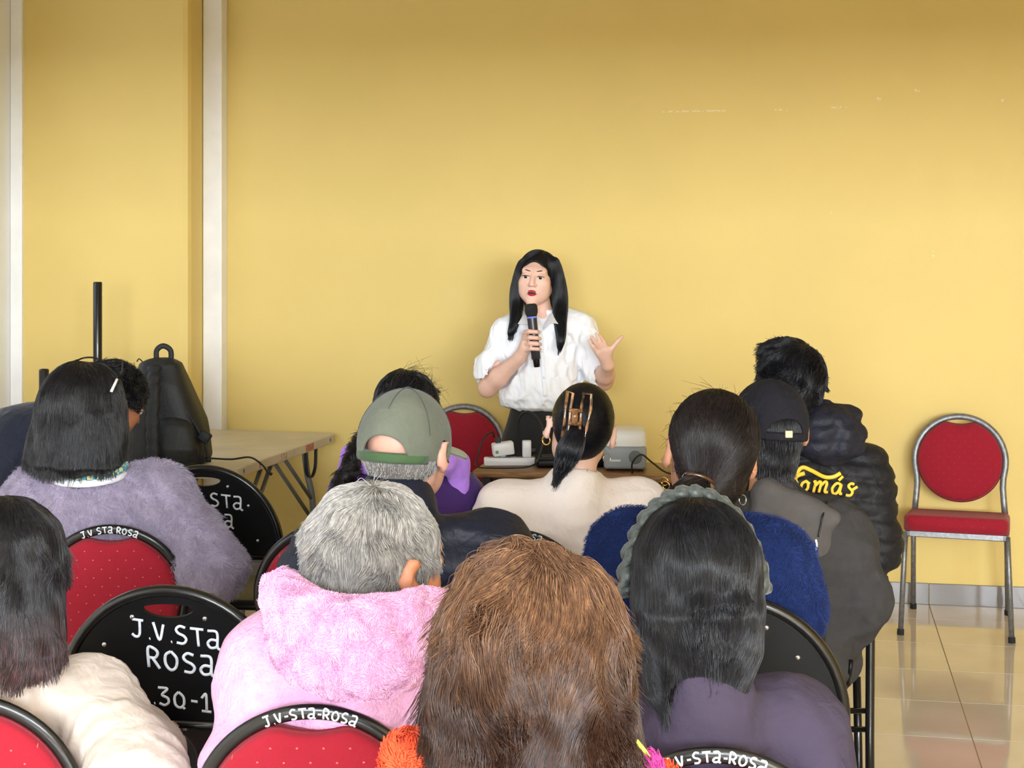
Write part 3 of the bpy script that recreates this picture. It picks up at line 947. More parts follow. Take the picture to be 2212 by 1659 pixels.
CH['J'] = place_chair(red_chair(M['black_frame'], None), 1140, 1.70, 0, 'banquet_chair', 'red chair under the woman with wavy auburn hair', G_AUD)
sc_ = red_chair(M['silver'], None, 'red_soft')
GW = 'silver framed red chairs along the yellow wall'
wd = math.degrees(THETA)
def wall_chair(px, py_top, Y, rz, label):
    X = (px - 1106) / F_PX * Y
    a = math.radians(180 - wd + rz)
    o = thing('banquet_chair', label, 'chair', (X - math.sin(a) * CH_BACK, Y + math.cos(a) * CH_BACK, 0), a, GW)
    sc_(o); return o
wall_chair(2074, 885, 7.0, -7.2, 'empty red chair with silver frame standing alone against the yellow wall')
wall_chair(1003, 860, 7.42, 0, 'red chair with silver frame behind the standing speaker')
GB = 'black folding chairs with painted names'
B1 = [('J.V.STa', 0.300, 0.040, 0.016), ('ROSa', 0.236, 0.044, 0.024), ('.30-11-', 0.150, 0.040, 0.048)]
B2 = [('J.V.STa', 0.290, 0.044, 0.022), ('ROSa', 0.224, 0.044, 0.022), ('30-11.', 0.155, 0.034, -0.02)]
place_chair(black_chair(B1), 364, 3.32, -6, 'folding_chair', 'black folding chair lettered in white, empty, between cream shirt and pink hoodie', GB)
place_chair(black_chair(B2), 441, 5.10, -6, 'folding_chair', 'black folding chair lettered in white beside the long table', GB)
CH['F'] = place_chair(black_chair([]), 1572, 3.24, -4, 'folding_chair', 'black folding chair behind the blue fluffy sweater', GB)
CH['H'] = place_chair(black_chair(B2), 1694, 4.28, 0, 'folding_chair', 'black folding chair with upright tubes beside the grey hoodie sleeve', GB)

# ------------------------------------------------------------------ folding table by the left corner
def folding_table():
    a, b = P(505, 1014, 6.25), P(729, 936, 7.44)
    t = thing('folding_table', 'worn cream folding table with grey steel legs in the corner', 'table', (0, 0, 0))
    near, far = np.array([a[0], a[1]]), np.array([b[0], b[1]])
    d = far - near; L = np.linalg.norm(d); d /= L
    ang = math.atan2(-d[0], d[1])                       # local +y runs along the long side into the room's depth
    t.location = (near[0], near[1], 0); t.rotation_euler = (0, 0, ang)
    wid, zt, th = 0.72, 0.742, 0.042
    # local: right long edge on x = 0, body to x = -wid, y 0..L
    for k in range(2):
        y0, y1 = (0, L / 2 - 0.001) if k == 0 else (L / 2 + 0.001, L)
        bm = bmesh.new()
        r = 0.05; pts = []
        def corner(cx, cy, a0):
            for i in range(6):
                an = math.radians(a0 + 90 * i / 5); pts.append((cx + r * math.cos(an), cy + r * math.sin(an)))
        if k == 0:
            corner(-wid + r, y0 + r, 180); corner(-r, y0 + r, 270); pts += [(0, y1), (-wid, y1)]
        else:
            pts += [(-wid, y0), (0, y0)]; corner(-r, y1 - r, 0); corner(-wid + r, y1 - r, 90)
        extrude_poly(bm, pts, th, Matrix.Translation((0, 0, zt - th)), 0.006)
        tp = bm_obj('table_half', bm, M['table_top'], t)
    # edge tapes, small bolts
    for (y, c, hw) in ((0.10, 'bolt', 0.008), (L - 0.10, 'bolt', 0.008)):
        bm = bmesh.new(); box(bm, (0.001, y, zt - th / 2), (0.003, 0.012, 0.016), 0.001, seg=1); bm_obj('edge_bolt', bm, M['grey_steel'], t)
    pale_red = mat('faded_red_tape', lin(196, 128, 116), 0.6, var=0.3, var_scale=40)
    for (y, w_) in ((0.27, 0.014), (0.85, 0.10)):
        bm = bmesh.new(); box(bm, (0.0008, y, zt - th / 2), (0.002, w_, th * 0.7), 0.0); bm_obj('edge_tape', bm, pale_red, t)
    sts = bmesh.new()
    for st in strokes('STa')[0]:
        pl = [Vector((0.0012, 0.50 + q[0] * 0.03, zt - th + 0.008 + q[1] * 0.026)) for q in st]
        tube(sts, pl, 0.0016, 5, flat=(0.4, 1), up=(1, 0, 0))
    bm_obj('painted_lettering', sts, pale_red, t)
    # legs: an inverted U at each end with a brace towards the middle
    for y, s in ((0.22, 1), (L - 0.18, -1)):
        bm = bmesh.new()
        zb = zt - th
        tube(bm, smooth_path([(-0.09, y + 0.02 * s, zb - 0.005), (-0.085, y, zb - 0.12), (-0.06, y - 0.01 * s, zb - 0.28), (-0.055, y - 0.01 * s, 0.012)], 5), 0.0145, 10)
        bm_obj('leg', bm, M['grey_steel'], t, True)
        bm = bmesh.new()
        tube(bm, smooth_path([(-wid + 0.09, y + 0.02 * s, zb - 0.005), (-wid + 0.085, y, zb - 0.12), (-wid + 0.06, y - 0.01 * s, zb - 0.28), (-wid + 0.055, y - 0.01 * s, 0.012)], 5), 0.0145, 10)
        bm_obj('leg', bm, M['grey_steel'], t, True)
        bm = bmesh.new(); tube(bm, [(-wid + 0.056, y, 0.16), (-0.056, y, 0.16)], 0.012, 8); bm_obj('crossbar', bm, M['grey_steel'], t, True)
        for x in (-0.066, -wid + 0.066):
            for (yy, z0_) in ((0.30, zb - 0.24), (0.42, zb - 0.33)):
                bm = bmesh.new(); tube(bm, [(x, y, z0_), (x * 0.9 - 0.03 * (1 if x > -0.3 else -1), y + s * yy, zb - 0.004)], 0.0095, 8)
                bm_obj('brace', bm, M['grey_steel'], t, True)
    bm = bmesh.new()
    tube(bm, smooth_path([(-0.03, L - 0.34, zt - th), (-0.03, L - 0.33, zt - th - 0.10), (-0.03, L - 0.27, zt - th - 0.13), (-0.03, L - 0.22, zt - th - 0.09), (-0.03, L - 0.21, zt - th)], 5), 0.009, 6, flat=(0.25, 1.0))
    bm_obj('carry_strap', bm, M['black_fabric'], t, True)
    return t
folding_table()

# black cable that runs from the backpack over the table edge
bm = bmesh.new()
tube(bm, smooth_path([P(455, 990, 6.32), P(500, 992, 6.36), P(540, 988, 6.42), P(566, 1004, 6.40), P(578, 1020, 6.38)], 8), 0.0042, 6)
tube(bm, [P(578, 1020, 6.38), P(588, 1025, 6.38)], 0.0062, 8)
tag(bm_obj('power_cable', bm, M['cable'], None, True), 'thin black cable hanging over the edge of the cream folding table', 'cable')

# ------------------------------------------------------------------ backpack on the table
def backpack():
    base = P(365, 1000, 6.36)
    t = thing('backpack', 'black backpack standing on the cream folding table', 'backpack', (base[0], base[1], 0.743))
    Y = 6.36
    def q(px, py, dy=0.0):
        v = P(px, py, Y); return (v[0] - base[0], dy, v[2] - 0.743)
    F = Field((-0.24, -0.2, -0.01), (0.24, 0.22, 0.52), 0.006)
    F.add(loft([(0.0, 0.0, 0.03, 0.155, 0.10), (0.04, 0.0, 0.03, 0.165, 0.115), (0.18, -0.01, 0.03, 0.15, 0.115), (0.33, -0.028, 0.025, 0.11, 0.095),
                (0.41, -0.035, 0.02, 0.085, 0.065), (0.44, -0.037, 0.02, 0.05, 0.04)], 3.0, 0.03), 0)
    nz = noise3(3, (25, 25, 18)); F.warp(lambda x, y, z: 0.004 * nz(x, y, z))
    field_obj('body', F, M['black_fabric2'], t, 1)
    F = Field((-0.2, -0.2, 0.0), (0.16, 0.02, 0.3), 0.006)
    F.add(loft([(0.03, 0.05, -0.075, 0.085, 0.045), (0.08, 0.05, -0.085, 0.09, 0.05), (0.17, 0.035, -0.08, 0.075, 0.035), (0.21, 0.03, -0.07, 0.05, 0.02)], 2.6, 0.03), 0)
    F.warp(lambda x, y, z: 0.003 * nz(y, x, z))
    field_obj('front_pocket', F, M['black_fabric2'], t, 1)
    bm = bmesh.new()
    tube(bm, smooth_path([q(336, 782, 0.02), q(336, 758, 0.02), q(350, 748, 0.02), q(366, 758, 0.02), q(367, 784, 0.02)], 6), 0.011, 8, flat=(0.5, 1.0))
    bm_obj('grab_handle', bm, M['black_fabric'], t, True)
    # padded shoulder strap down the front, gathered
    bm = bmesh.new()
    pl = smooth_path([q(340, 788, -0.06), q(344, 830, -0.10), q(346, 900, -0.135), q(347, 960, -0.14), q(345, 1005, -0.15), q(345, 1012, -0.12)], 10)
    tube(bm, pl, [0.027 + 0.0035 * math.sin(i * 1.3) for i in range(len(pl))], 10, flat=(0.45, 1.0), up=(0, -1, 0))
    bm_obj('shoulder_strap', bm, M['black_fabric'], t, True)
    bm = bmesh.new()
    tube(bm, smooth_path([q(368, 790, 0.0), q(392, 838, -0.03), q(412, 885, -0.06), q(436, 928, -0.06), q(448, 944, -0.05)], 6), 0.006, 6)
    tube(bm, smooth_path([q(448, 944, -0.05), q(452, 965, -0.06), q(458, 986, -0.07)], 4), 0.007, 6)
    tube(bm, smooth_path([q(425, 975, -0.05), q(440, 984, -0.06), q(458, 988, -0.07)], 4), 0.006, 6)
    bm_obj('side_strap', bm, M['black_fabric'], t, True)
    bm = bmesh.new()
    c = q(447, 940, -0.05); box(bm, c, (0.05, 0.03, 0.045), 0.008, Matrix.Translation(c) @ Matrix.Rotation(0.6, 4, 'Y') @ Matrix.Translation([-v for v in c]))
    bm_obj('strap_pad', bm, M['black_fabric'], t, True)
    bm = bmesh.new(); c = q(457, 988, -0.07); box(bm, c, (0.022, 0.014, 0.02), 0.003); bm_obj('buckle', bm, M['black_plastic'], t, True)
    bm = bmesh.new()
    tube(bm, smooth_path([q(293, 782, 0.02), q(298, 776, 0.02), q(306, 783, 0.02)], 5), 0.0025, 6)
    bm_obj('zip_pull', bm, M['black_fabric'], t, True)
backpack()

# ------------------------------------------------------------------ loudspeaker stands
def pole(px, py, Y, label):
    top = P(px, py, Y)
    t = thing('speaker_stand', label, 'stand', (top[0], top[1], 0), 0, 'black tubular stands in the corner')
    h = top[2]
    bm = bmesh.new(); lathe(bm, [(0, 0.09), (0.0195, 0.09), (0.0195, h - 0.004), (0.017, h), (0.014, h), (0.014, h - 0.02), (0, h - 0.02)], 20)
    bm_obj('pole', bm, M['black_frame'], t, True)
    bm = bmesh.new(); lathe(bm, [(0.0196, 0.68), (0.028, 0.68), (0.028, 0.78), (0.0196, 0.78)], 20); bm_obj('collar', bm, M['black_plastic'], t, True)
    for k in range(3):
        an = math.radians(100 + 120 * k)
        bm = bmesh.new(); tube(bm, [(0.024 * math.cos(an), 0.024 * math.sin(an), 0.72), (0.22 * math.cos(an), 0.22 * math.sin(an), 0.014)], 0.011, 8)
        lg = bm_obj('leg', bm, M['black_frame'], t, True)
        bm = bmesh.new(); tube(bm, [(0.213 * math.cos(an), 0.213 * math.sin(an), 0.03), (0.224 * math.cos(an), 0.224 * math.sin(an), 0.004)], 0.015, 8)
        bm_obj('rubber_foot', bm, M['rubber'], lg)
        bm = bmesh.new(); tube(bm, [(0.019 * math.cos(an), 0.019 * math.sin(an), 0.16), (0.118 * math.cos(an), 0.118 * math.sin(an), 0.38)], 0.007, 6)
        bm_obj('brace', bm, M['black_frame'], t, True)
pole(211, 609, 6.95, 'tall black tubular stand in the corner behind the dark bobbed hair')
pole(95, 797, 6.2, 'shorter black tubular stand beside the white trim, over the navy jacket')

# ------------------------------------------------------------------ desk with projector and chargers in front of the speaker
DY = 6.17
dl = P(1020, 1020, DY + 0.03)
desk = thing('desk', 'brown wooden desk with black legs in front of the speaker', 'desk', (dl[0], dl[1], 0), -THETA)
DW, DD, DZ = 0.95, 0.36, 0.745
bm = bmesh.new(); box(bm, (DW / 2, DD / 2, DZ - 0.014), (DW, DD, 0.028), 0.009, seg=3); bm_obj('desktop', bm, M['wood'], desk, True)
for x in (0.05, DW - 0.05):
    for y in (0.05, DD - 0.05):
        bm = bmesh.new(); box(bm, (x, y, (DZ - 0.03) / 2 + 0.001), (0.035, 0.035, DZ - 0.032), 0.003); bm_obj('leg', bm, M['black_frame'], desk)
for y in (0.05, DD - 0.05):
    bm = bmesh.new(); box(bm, (DW / 2, y, DZ - 0.05), (DW - 0.14, 0.02, 0.04), 0.002); bm_obj('rail', bm, M['black_frame'], desk)
dM = Matrix.Translation((dl[0], dl[1], DZ)) @ Matrix.Rotation(-THETA, 4, 'Z')
def on_desk(name, label, cat, x, y, rz=0.0):
    o = thing(name, label, cat); o.matrix_world = dM @ Matrix.Translation((x, y, 0.0005)) @ Matrix.Rotation(rz, 4, 'Z')
    return o
# projector
pj = on_desk('projector', 'white and grey rounded projector on the brown desk', 'projector', 0.585, 0.17, 0.12)
def rounded(bm, c, s, r):
    box(bm, c, s, r, seg=4)
bm = bmesh.new(); rounded(bm, (0, 0, 0.096), (0.165, 0.20, 0.132), 0.022)
bm_obj('top_shell', bm, M['white_plastic'], pj, True)
bm = bmesh.new(); rounded(bm, (0, -0.004, 0.056), (0.168, 0.205, 0.092), 0.014)
bm_obj('lower_body', bm, M['grey_plastic'], pj, True)
bm = bmesh.new(); lathe(bm, [(0, 0.0), (0.024, 0.0), (0.026, 0.002), (0.026, 0.004)], 24, Matrix.Translation((0.04, -0.1085, 0.058)) @ Matrix.Rotation(math.radians(-90), 4, 'X')); bm_obj('speaker_grille', bm, M['grille'], pj, True)
bm = bmesh.new()
for k in range(7): box(bm, (-0.058 + k * 0.0062, -0.1072, 0.045), (0.0048, 0.0012, 0.008), 0)
bm_obj('maker_mark', bm, M['white_plastic'], pj)
for x in (-0.06, 0.06):
    bm = bmesh.new(); lathe(bm, [(0, 0), (0.011, 0), (0.011, 0.014), (0, 0.014)], 12, Matrix.Translation((x, -0.06, 0))); bm_obj('foot', bm, M['rubber'], pj)
bm = bmesh.new(); lathe(bm, [(0, 0), (0.011, 0), (0.011, 0.014), (0, 0.014)], 12, Matrix.Translation((0, 0.07, 0))); bm_obj('foot', bm, M['rubber'], pj)
bm = bmesh.new()
tube(bm, smooth_path([dM @ Vector((0.63, 0.02, 0.003)), dM @ Vector((0.635, -0.01, 0.05)), dM @ Vector((0.67, -0.02, 0.082)), dM @ Vector((0.71, -0.0, 0.05)), dM @ Vector((0.77, 0.03, 0.006)), dM @ Vector((0.86, 0.06, 0.004))], 8), 0.0035, 6)
tag(bm_obj('projector_cable', bm, M['cable'], None, True), 'thin black cable arching in front of the projector', 'cable')
# power strip, chargers, plug, black case
ps = on_desk('power_strip', 'white power strip lying on the brown desk', 'power strip', 0.135, 0.17, 0.25)
bm = bmesh.new(); box(bm, (0, 0, 0.016), (0.24, 0.055, 0.032), 0.006); bm_obj('housing', bm, M['white_plastic'], ps, True)
for k in range(4):
    bm = bmesh.new(); lathe(bm, [(0.017, 0), (0.017, 0.0015), (0.014, 0.0008), (0, 0.0008)], 16, Matrix.Translation((-0.085 + k * 0.056, 0, 0.032))); bm_obj('socket', bm, M['grey_plastic'], ps, True)
ch = on_desk('charger', 'larger white charger brick tilted on the power strip', 'charger', 0.09, 0.17, 0.35)
bm = bmesh.new(); box(bm, (0, 0, 0.066), (0.085, 0.052, 0.052), 0.006, Matrix.Translation((0, 0, 0.066)) @ Matrix.Rotation(-0.12, 4, 'Y') @ Matrix.Translation((0, 0, -0.066))); bm_obj('brick', bm, M['white_plastic'], ch, True)
bm = bmesh.new(); lathe(bm, [(0.012, 0.034), (0.012, 0.045), (0, 0.045)], 12); bm_obj('plug', bm, M['white_plastic'], ch)
green = mat('green_print', lin(96, 150, 96), 0.5, var=0.1)
bm = bmesh.new(); box(bm, (-0.028, -0.0262, 0.055), (0.012, 0.0006, 0.012)); bm_obj('printed_mark', bm, green, ch)
bm = bmesh.new(); box(bm, (-0.02, 0, 0.100), (0.022, 0.016, 0.025), 0.004); bm_obj('cable_plug', bm, M['cable'], ch)
c2 = on_desk('charger', 'narrow upright white charger beside the larger brick', 'charger', 0.185, 0.185, 0.2)
bm = bmesh.new(); box(bm, (0, 0, 0.066), (0.036, 0.04, 0.066), 0.005); bm_obj('brick', bm, M['white_plastic'], c2, True)
bm = bmesh.new(); box(bm, (0.026, 0, 0.06), (0.02, 0.016, 0.014), 0.003); bm_obj('cable_plug', bm, M['cable'], c2)
cs = on_desk('equipment_case', 'flat black case lying on the brown desk', 'case', 0.36, 0.22, 0.3)
bm = bmesh.new(); box(bm, (0, 0, 0.018), (0.30, 0.16, 0.036), 0.012, seg=3); bm_obj('shell', bm, M['black_plastic'], cs, True)
bm = bmesh.new(); box(bm, (0, 0, 0.0375), (0.24, 0.11, 0.002), 0.0); bm_obj('lid_inlay', bm, M['rubber'], cs)
bm = bmesh.new()
D = lambda x, y, z: dM @ Vector((x, y, z))
tube(bm, smooth_path([D(0.055, 0.165, 0.112), D(0.05, 0.15, 0.135), D(0.02, 0.12, 0.11), D(0.0, 0.09, 0.03), D(0.01, 0.05, 0.008), D(0.08, 0.04, 0.006), D(0.2, 0.05, 0.01), D(0.24, 0.1, 0.02)], 8), 0.0034, 6)
tag(bm_obj('charger_cable', bm, M['cable'], None, True), 'thin black cord looping from the white charger brick', 'cable')
bm = bmesh.new()
tube(bm, smooth_path([D(0.24, 0.1, 0.02), D(0.262, 0.13, 0.10), D(0.25, 0.15, 0.17), D(0.205, 0.17, 0.215), D(0.165, 0.19, 0.205), D(0.145, 0.21, 0.16), D(0.14, 0.23, 0.08), D(0.15, 0.24, 0.006)], 8), 0.0048, 8)
tag(bm_obj('power_cable', bm, M['cable'], None, True), 'thick dark cable arching up before the black skirt', 'cable')
# ------------------------------------------------------------------ people
def skin(name, c): return mat(name, c, 0.48, var=0.12, var_scale=14, spec=0.4, bump=0.05, bump_scale=350)
SK = {'fair': skin('skin_fair', lin(240, 194, 172)), 'tan': skin('skin_tan', lin(196, 138, 106)), 'pale': skin('skin_pale', lin(206, 156, 136)), 'warm': skin('skin_warm', lin(188, 124, 92))}
HM = {
    'black': hair_mat('hair_black', [(0, lin(8, 8, 10)), (0.6, lin(20, 20, 24)), (1, lin(38, 39, 48))], 0.3, spec=0.4),
    'blackbrown': hair_mat('hair_black_brown', [(0, lin(12, 9, 9)), (0.6, lin(26, 20, 20)), (1, lin(58, 44, 42))], 0.4),
    'redtip': hair_mat('hair_black_red_ends', [(0, lin(10, 9, 11)), (0.6, lin(24, 22, 26)), (1, lin(56, 52, 60))], 0.3, (1.02, 0.92, (4.2, 1.7, 1.2, 1))),
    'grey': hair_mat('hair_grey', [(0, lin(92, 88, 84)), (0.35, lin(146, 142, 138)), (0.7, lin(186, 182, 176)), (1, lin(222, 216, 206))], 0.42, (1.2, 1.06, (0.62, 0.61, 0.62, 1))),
    'streak': hair_mat('hair_black_streaked', [(0, lin(10, 9, 10)), (0.8, lin(32, 30, 32)), (0.93, lin(60, 56, 54)), (1, lin(120, 108, 98))], 0.36),
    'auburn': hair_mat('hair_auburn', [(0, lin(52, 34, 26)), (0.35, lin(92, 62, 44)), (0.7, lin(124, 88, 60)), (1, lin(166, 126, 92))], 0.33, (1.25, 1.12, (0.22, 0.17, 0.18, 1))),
}
def base_mat(name, c): return mat(name, c, 0.5, var=0.3, var_scale=30, spec=0.3)
HB = {'black': base_mat('hair_base_black', lin(12, 12, 13)), 'blackbrown': base_mat('hair_base_brown', lin(20, 15, 13)), 'grey': base_mat('hair_base_grey', lin(120, 116, 112)),
      'auburn': base_mat('hair_base_auburn', lin(60, 34, 22)), 'redtip': base_mat('hair_base_dark', lin(20, 17, 18)), 'streak': base_mat('hair_base_dark2', lin(14, 13, 14))}
EYE_W = mat('eye_white', lin(232, 226, 220), 0.2); EYE_I = mat('iris_brown', lin(38, 24, 18), 0.15)
LIP = mat('lips_rose', lin(178, 104, 92), 0.4); LIP_R = mat('lips_red', lin(176, 30, 44), 0.32)
BROW = mat('brow_dark', lin(70, 48, 40), 0.7); LASH = mat('lash_dark', lin(20, 14, 13), 0.6)
MOUTH = mat('mouth_dark', lin(70, 18, 20), 0.6)

def head_prims(F, R, c, s=1.0, ears=True, ear_out=0.0):
    H = lambda p: head_frame(p, R, c, s)
    F.add(H(ell((0, -0.014, 0.022), (0.074, 0.096, 0.086))), 0.0)
    F.add(H(ell((0, 0.030, -0.034), (0.058, 0.066, 0.080))), 0.03)
    F.add(H(cone((-0.046, 0.000, -0.058), (-0.010, 0.066, -0.102), 0.019, 0.016)), 0.03)
    F.add(H(cone((0.046, 0.000, -0.058), (0.010, 0.066, -0.102), 0.019, 0.016)), 0.03)
    F.add(H(ell((0, 0.078, -0.103), (0.020, 0.016, 0.015))), 0.015)
    for sx in (-1, 1): F.add(H(ell((sx * 0.040, 0.060, -0.028), (0.026, 0.026, 0.026))), 0.02)
    for sx in (-1, 1): F.add(H(ell((sx * 0.036, 0.046, -0.062), (0.026, 0.030, 0.028))), 0.025)
    F.add(H(cone((-0.040, 0.076, 0.026), (0.040, 0.076, 0.026), 0.0115, 0.0115)), 0.022)
    for sx in (-1, 1): F.cut(H(ell((sx * 0.0315, 0.108, 0.004), (0.021, 0.0155, 0.0135))), 0.014)
    F.add(H(cone((0, 0.091, 0.010), (0, 0.112, -0.030), 0.0075, 0.0115)), 0.010)
    for sx in (-1, 1): F.add(H(ell((sx * 0.0115, 0.101, -0.034), (0.008, 0.010, 0.007))), 0.006)
    F.add(H(ell((0, 0.083, -0.064), (0.026, 0.014, 0.018))), 0.012)
    if ears:
        for sx in (-1, 1):
            Re = rot(sx * -30, 0, 0)
            eo = sx * ear_out
            F.add(H(ell((sx * 0.083 + eo, -0.014, -0.008), (0.008, 0.021, 0.034), Re)), 0.006)
            F.cut(H(ell((sx * 0.092 + eo, -0.004, -0.004), (0.007, 0.012, 0.019), Re)), 0.005)
            F.add(H(ell((sx * 0.078 + eo, -0.004, -0.036), (0.007, 0.010, 0.010), Re)), 0.006)

def to_head(R, c, s, p): return np.array(R) @ (np.array(p, float) * s) + np.array(c)

def face_parts(root, R, c, s=1.0, skin_m=None, lips=None, brow=None, open_mouth=False):
    Mx = Matrix.Translation(Vector(c)) @ Matrix([list(r) + [0] for r in R] + [[0, 0, 0, 1]]) @ Matrix.Scale(s, 4)
    for sx in (-1, 1):
        bm = bmesh.new()
        bmesh.ops.create_uvsphere(bm, u_segments=16, v_segments=10, radius=0.0148, matrix=Mx @ Matrix.Translation((sx * 0.0315, 0.0815, 0.003)))
        e = bm_obj('eye', bm, EYE_W, root, True)
        bm = bmesh.new()
        lathe(bm, [(0.0072, 0.0132), (0.0050, 0.0144), (0, 0.0151)], 14, Mx @ Matrix.Translation((sx * 0.0315, 0.0815, 0.001)) @ Matrix.Rotation(math.radians(-98), 4, 'X'))
        bm_obj('iris', bm, EYE_I, e, True)
        bm = bmesh.new()          # upper lid: a strip of a slightly larger sphere
        rows = []
        for a in np.linspace(4, 78, 6):
            rows.append([bm.verts.new(Mx @ Vector((sx * 0.0315 + 0.0164 * math.sin(math.radians(b)) * math.cos(math.radians(a * 0.9)), 0.0815 + 0.0160 * math.cos(math.radians(b)) * math.cos(math.radians(a)), 0.003 + 0.0158 * math.sin(math.radians(a)) - 0.0012 * (b / 60) ** 2))) for b in np.linspace(-72, 72, 11)])
        for A, B in zip(rows, rows[1:]):
            for k in range(10): bm.faces.new((A[k], A[k + 1], B[k + 1], B[k]))
        bm_obj('eyelid', bm, skin_m, e, True)
        bm = bmesh.new()
        pl = [Mx @ Vector((sx * 0.0315 + 0.0172 * math.sin(math.radians(b)), 0.0818 + 0.0166 * math.cos(math.radians(b)), 0.0046 - 0.0026 * (b / 60) ** 2)) for b in np.linspace(-66, 66, 11)]
        tube(bm, pl, 0.0016 * s, 5); bm_obj('eyelash', bm, LASH, e, True)
        bm = bmesh.new()
        pl = [Mx @ Vector((sx * x, y, z)) for x, y, z in ((0.0125, 0.0915, 0.0235), (0.022, 0.0915, 0.0255), (0.034, 0.088, 0.0278), (0.045, 0.0795, 0.0265), (0.0545, 0.0685, 0.0215))]
        pl = smooth_path([tuple(p) for p in pl], 4)
        tube(bm, pl, [0.0034 * s * min(1.0, 0.45 + 2.2 * i / len(pl)) * (1 - 0.7 * (i / len(pl)) ** 2) for i in range(len(pl))], 6, flat=(1.0, 0.8))
        bm_obj('eyebrow', bm, brow or BROW, root, True)
    zl = -0.066
    gap = 0.0020 if open_mouth else 0.0006
    bm = bmesh.new()
    up = smooth_path([(-0.0245, 0.0865, zl), (-0.012, 0.0965, zl + 0.0045 + gap), (-0.004, 0.0992, zl + 0.0058 + gap), (0, 0.0992, zl + 0.0053 + gap), (0.004, 0.0992, zl + 0.0058 + gap), (0.012, 0.0965, zl + 0.0045 + gap), (0.0245, 0.0865, zl)], 4)
    n_ = len(up); tube(bm, [Mx @ Vector(p) for p in up], [s * (0.0012 + 0.0029 * math.sin(math.pi * i / (n_ - 1))) for i in range(n_)], 8)
    bm_obj('lip', bm, lips or LIP, root, True)
    bm = bmesh.new()
    dn = smooth_path([(-0.0240, 0.0865, zl), (-0.012, 0.0960, zl - 0.0050 - gap), (0, 0.0985, zl - 0.0070 - gap), (0.012, 0.0960, zl - 0.0050 - gap), (0.0240, 0.0865, zl)], 4)
    n_ = len(dn); tube(bm, [Mx @ Vector(p) for p in dn], [s * (0.0012 + 0.0039 * math.sin(math.pi * i / (n_ - 1))) for i in range(n_)], 8)
    bm_obj('lip', bm, lips or LIP, root, True)
    bm = bmesh.new()
    bmesh.ops.create_uvsphere(bm, u_segments=14, v_segments=8, radius=1.0, matrix=Mx @ Matrix.Translation((0, 0.0958, zl)) @ Matrix.Diagonal((0.018, 0.0035, gap + 0.002, 1)))
    bm_obj('mouth', bm, MOUTH, root, True)

def hand_prims(F, wrist, direction, palm_n, side, s=1.0, curl=25, k=0.006):
    """A relaxed open hand: palm and five unequal fingers bent towards the palm normal. side +1: thumb on +cross side."""
    d = np.array(direction, float); d /= np.linalg.norm(d)
    nn = np.array(palm_n, float); nn -= d * (nn @ d); nn /= np.linalg.norm(nn)
    e = np.cross(d, nn) * side
    w = np.array(wrist, float)
    pc = w + d * 0.05 * s
    for o in (-0.022, -0.007, 0.008, 0.023):
        F.add(cone(w + e * o * 0.6 * s, w + d * 0.088 * s + e * o * 1.15 * s, 0.016 * s, 0.0115 * s), 0.012)
    for o, L in ((-0.031, 0.062), (-0.0105, 0.074), (0.0105, 0.080), (0.031, 0.072)):
        p = w + d * 0.085 * s + e * o * s
        dirv = d + e * o * 2.2
        for j, fr in enumerate((0.45, 0.32, 0.23)):
            a = math.radians(curl * (0.7 + j))
            v = dirv * math.cos(a) + nn * math.sin(a); v /= np.linalg.norm(v)
            q = p + v * L * fr * s
            F.add(cone(p, q, (0.0090 - 0.0008 * j) * s, (0.0084 - 0.0010 * j) * s), k); p = q
    p = w + d * 0.028 * s + e * 0.024 * s
    for j, (fr, a) in enumerate(((0.045, 50), (0.030, 35), (0.024, 22))):
        v = d * math.cos(math.radians(a)) + e * math.sin(math.radians(a)) + nn * 0.35; v /= np.linalg.norm(v)
        q = p + v * fr * s
        F.add(cone(p, q, (0.0115 - 0.001 * j) * s, (0.0105 - 0.001 * j) * s), k); p = q

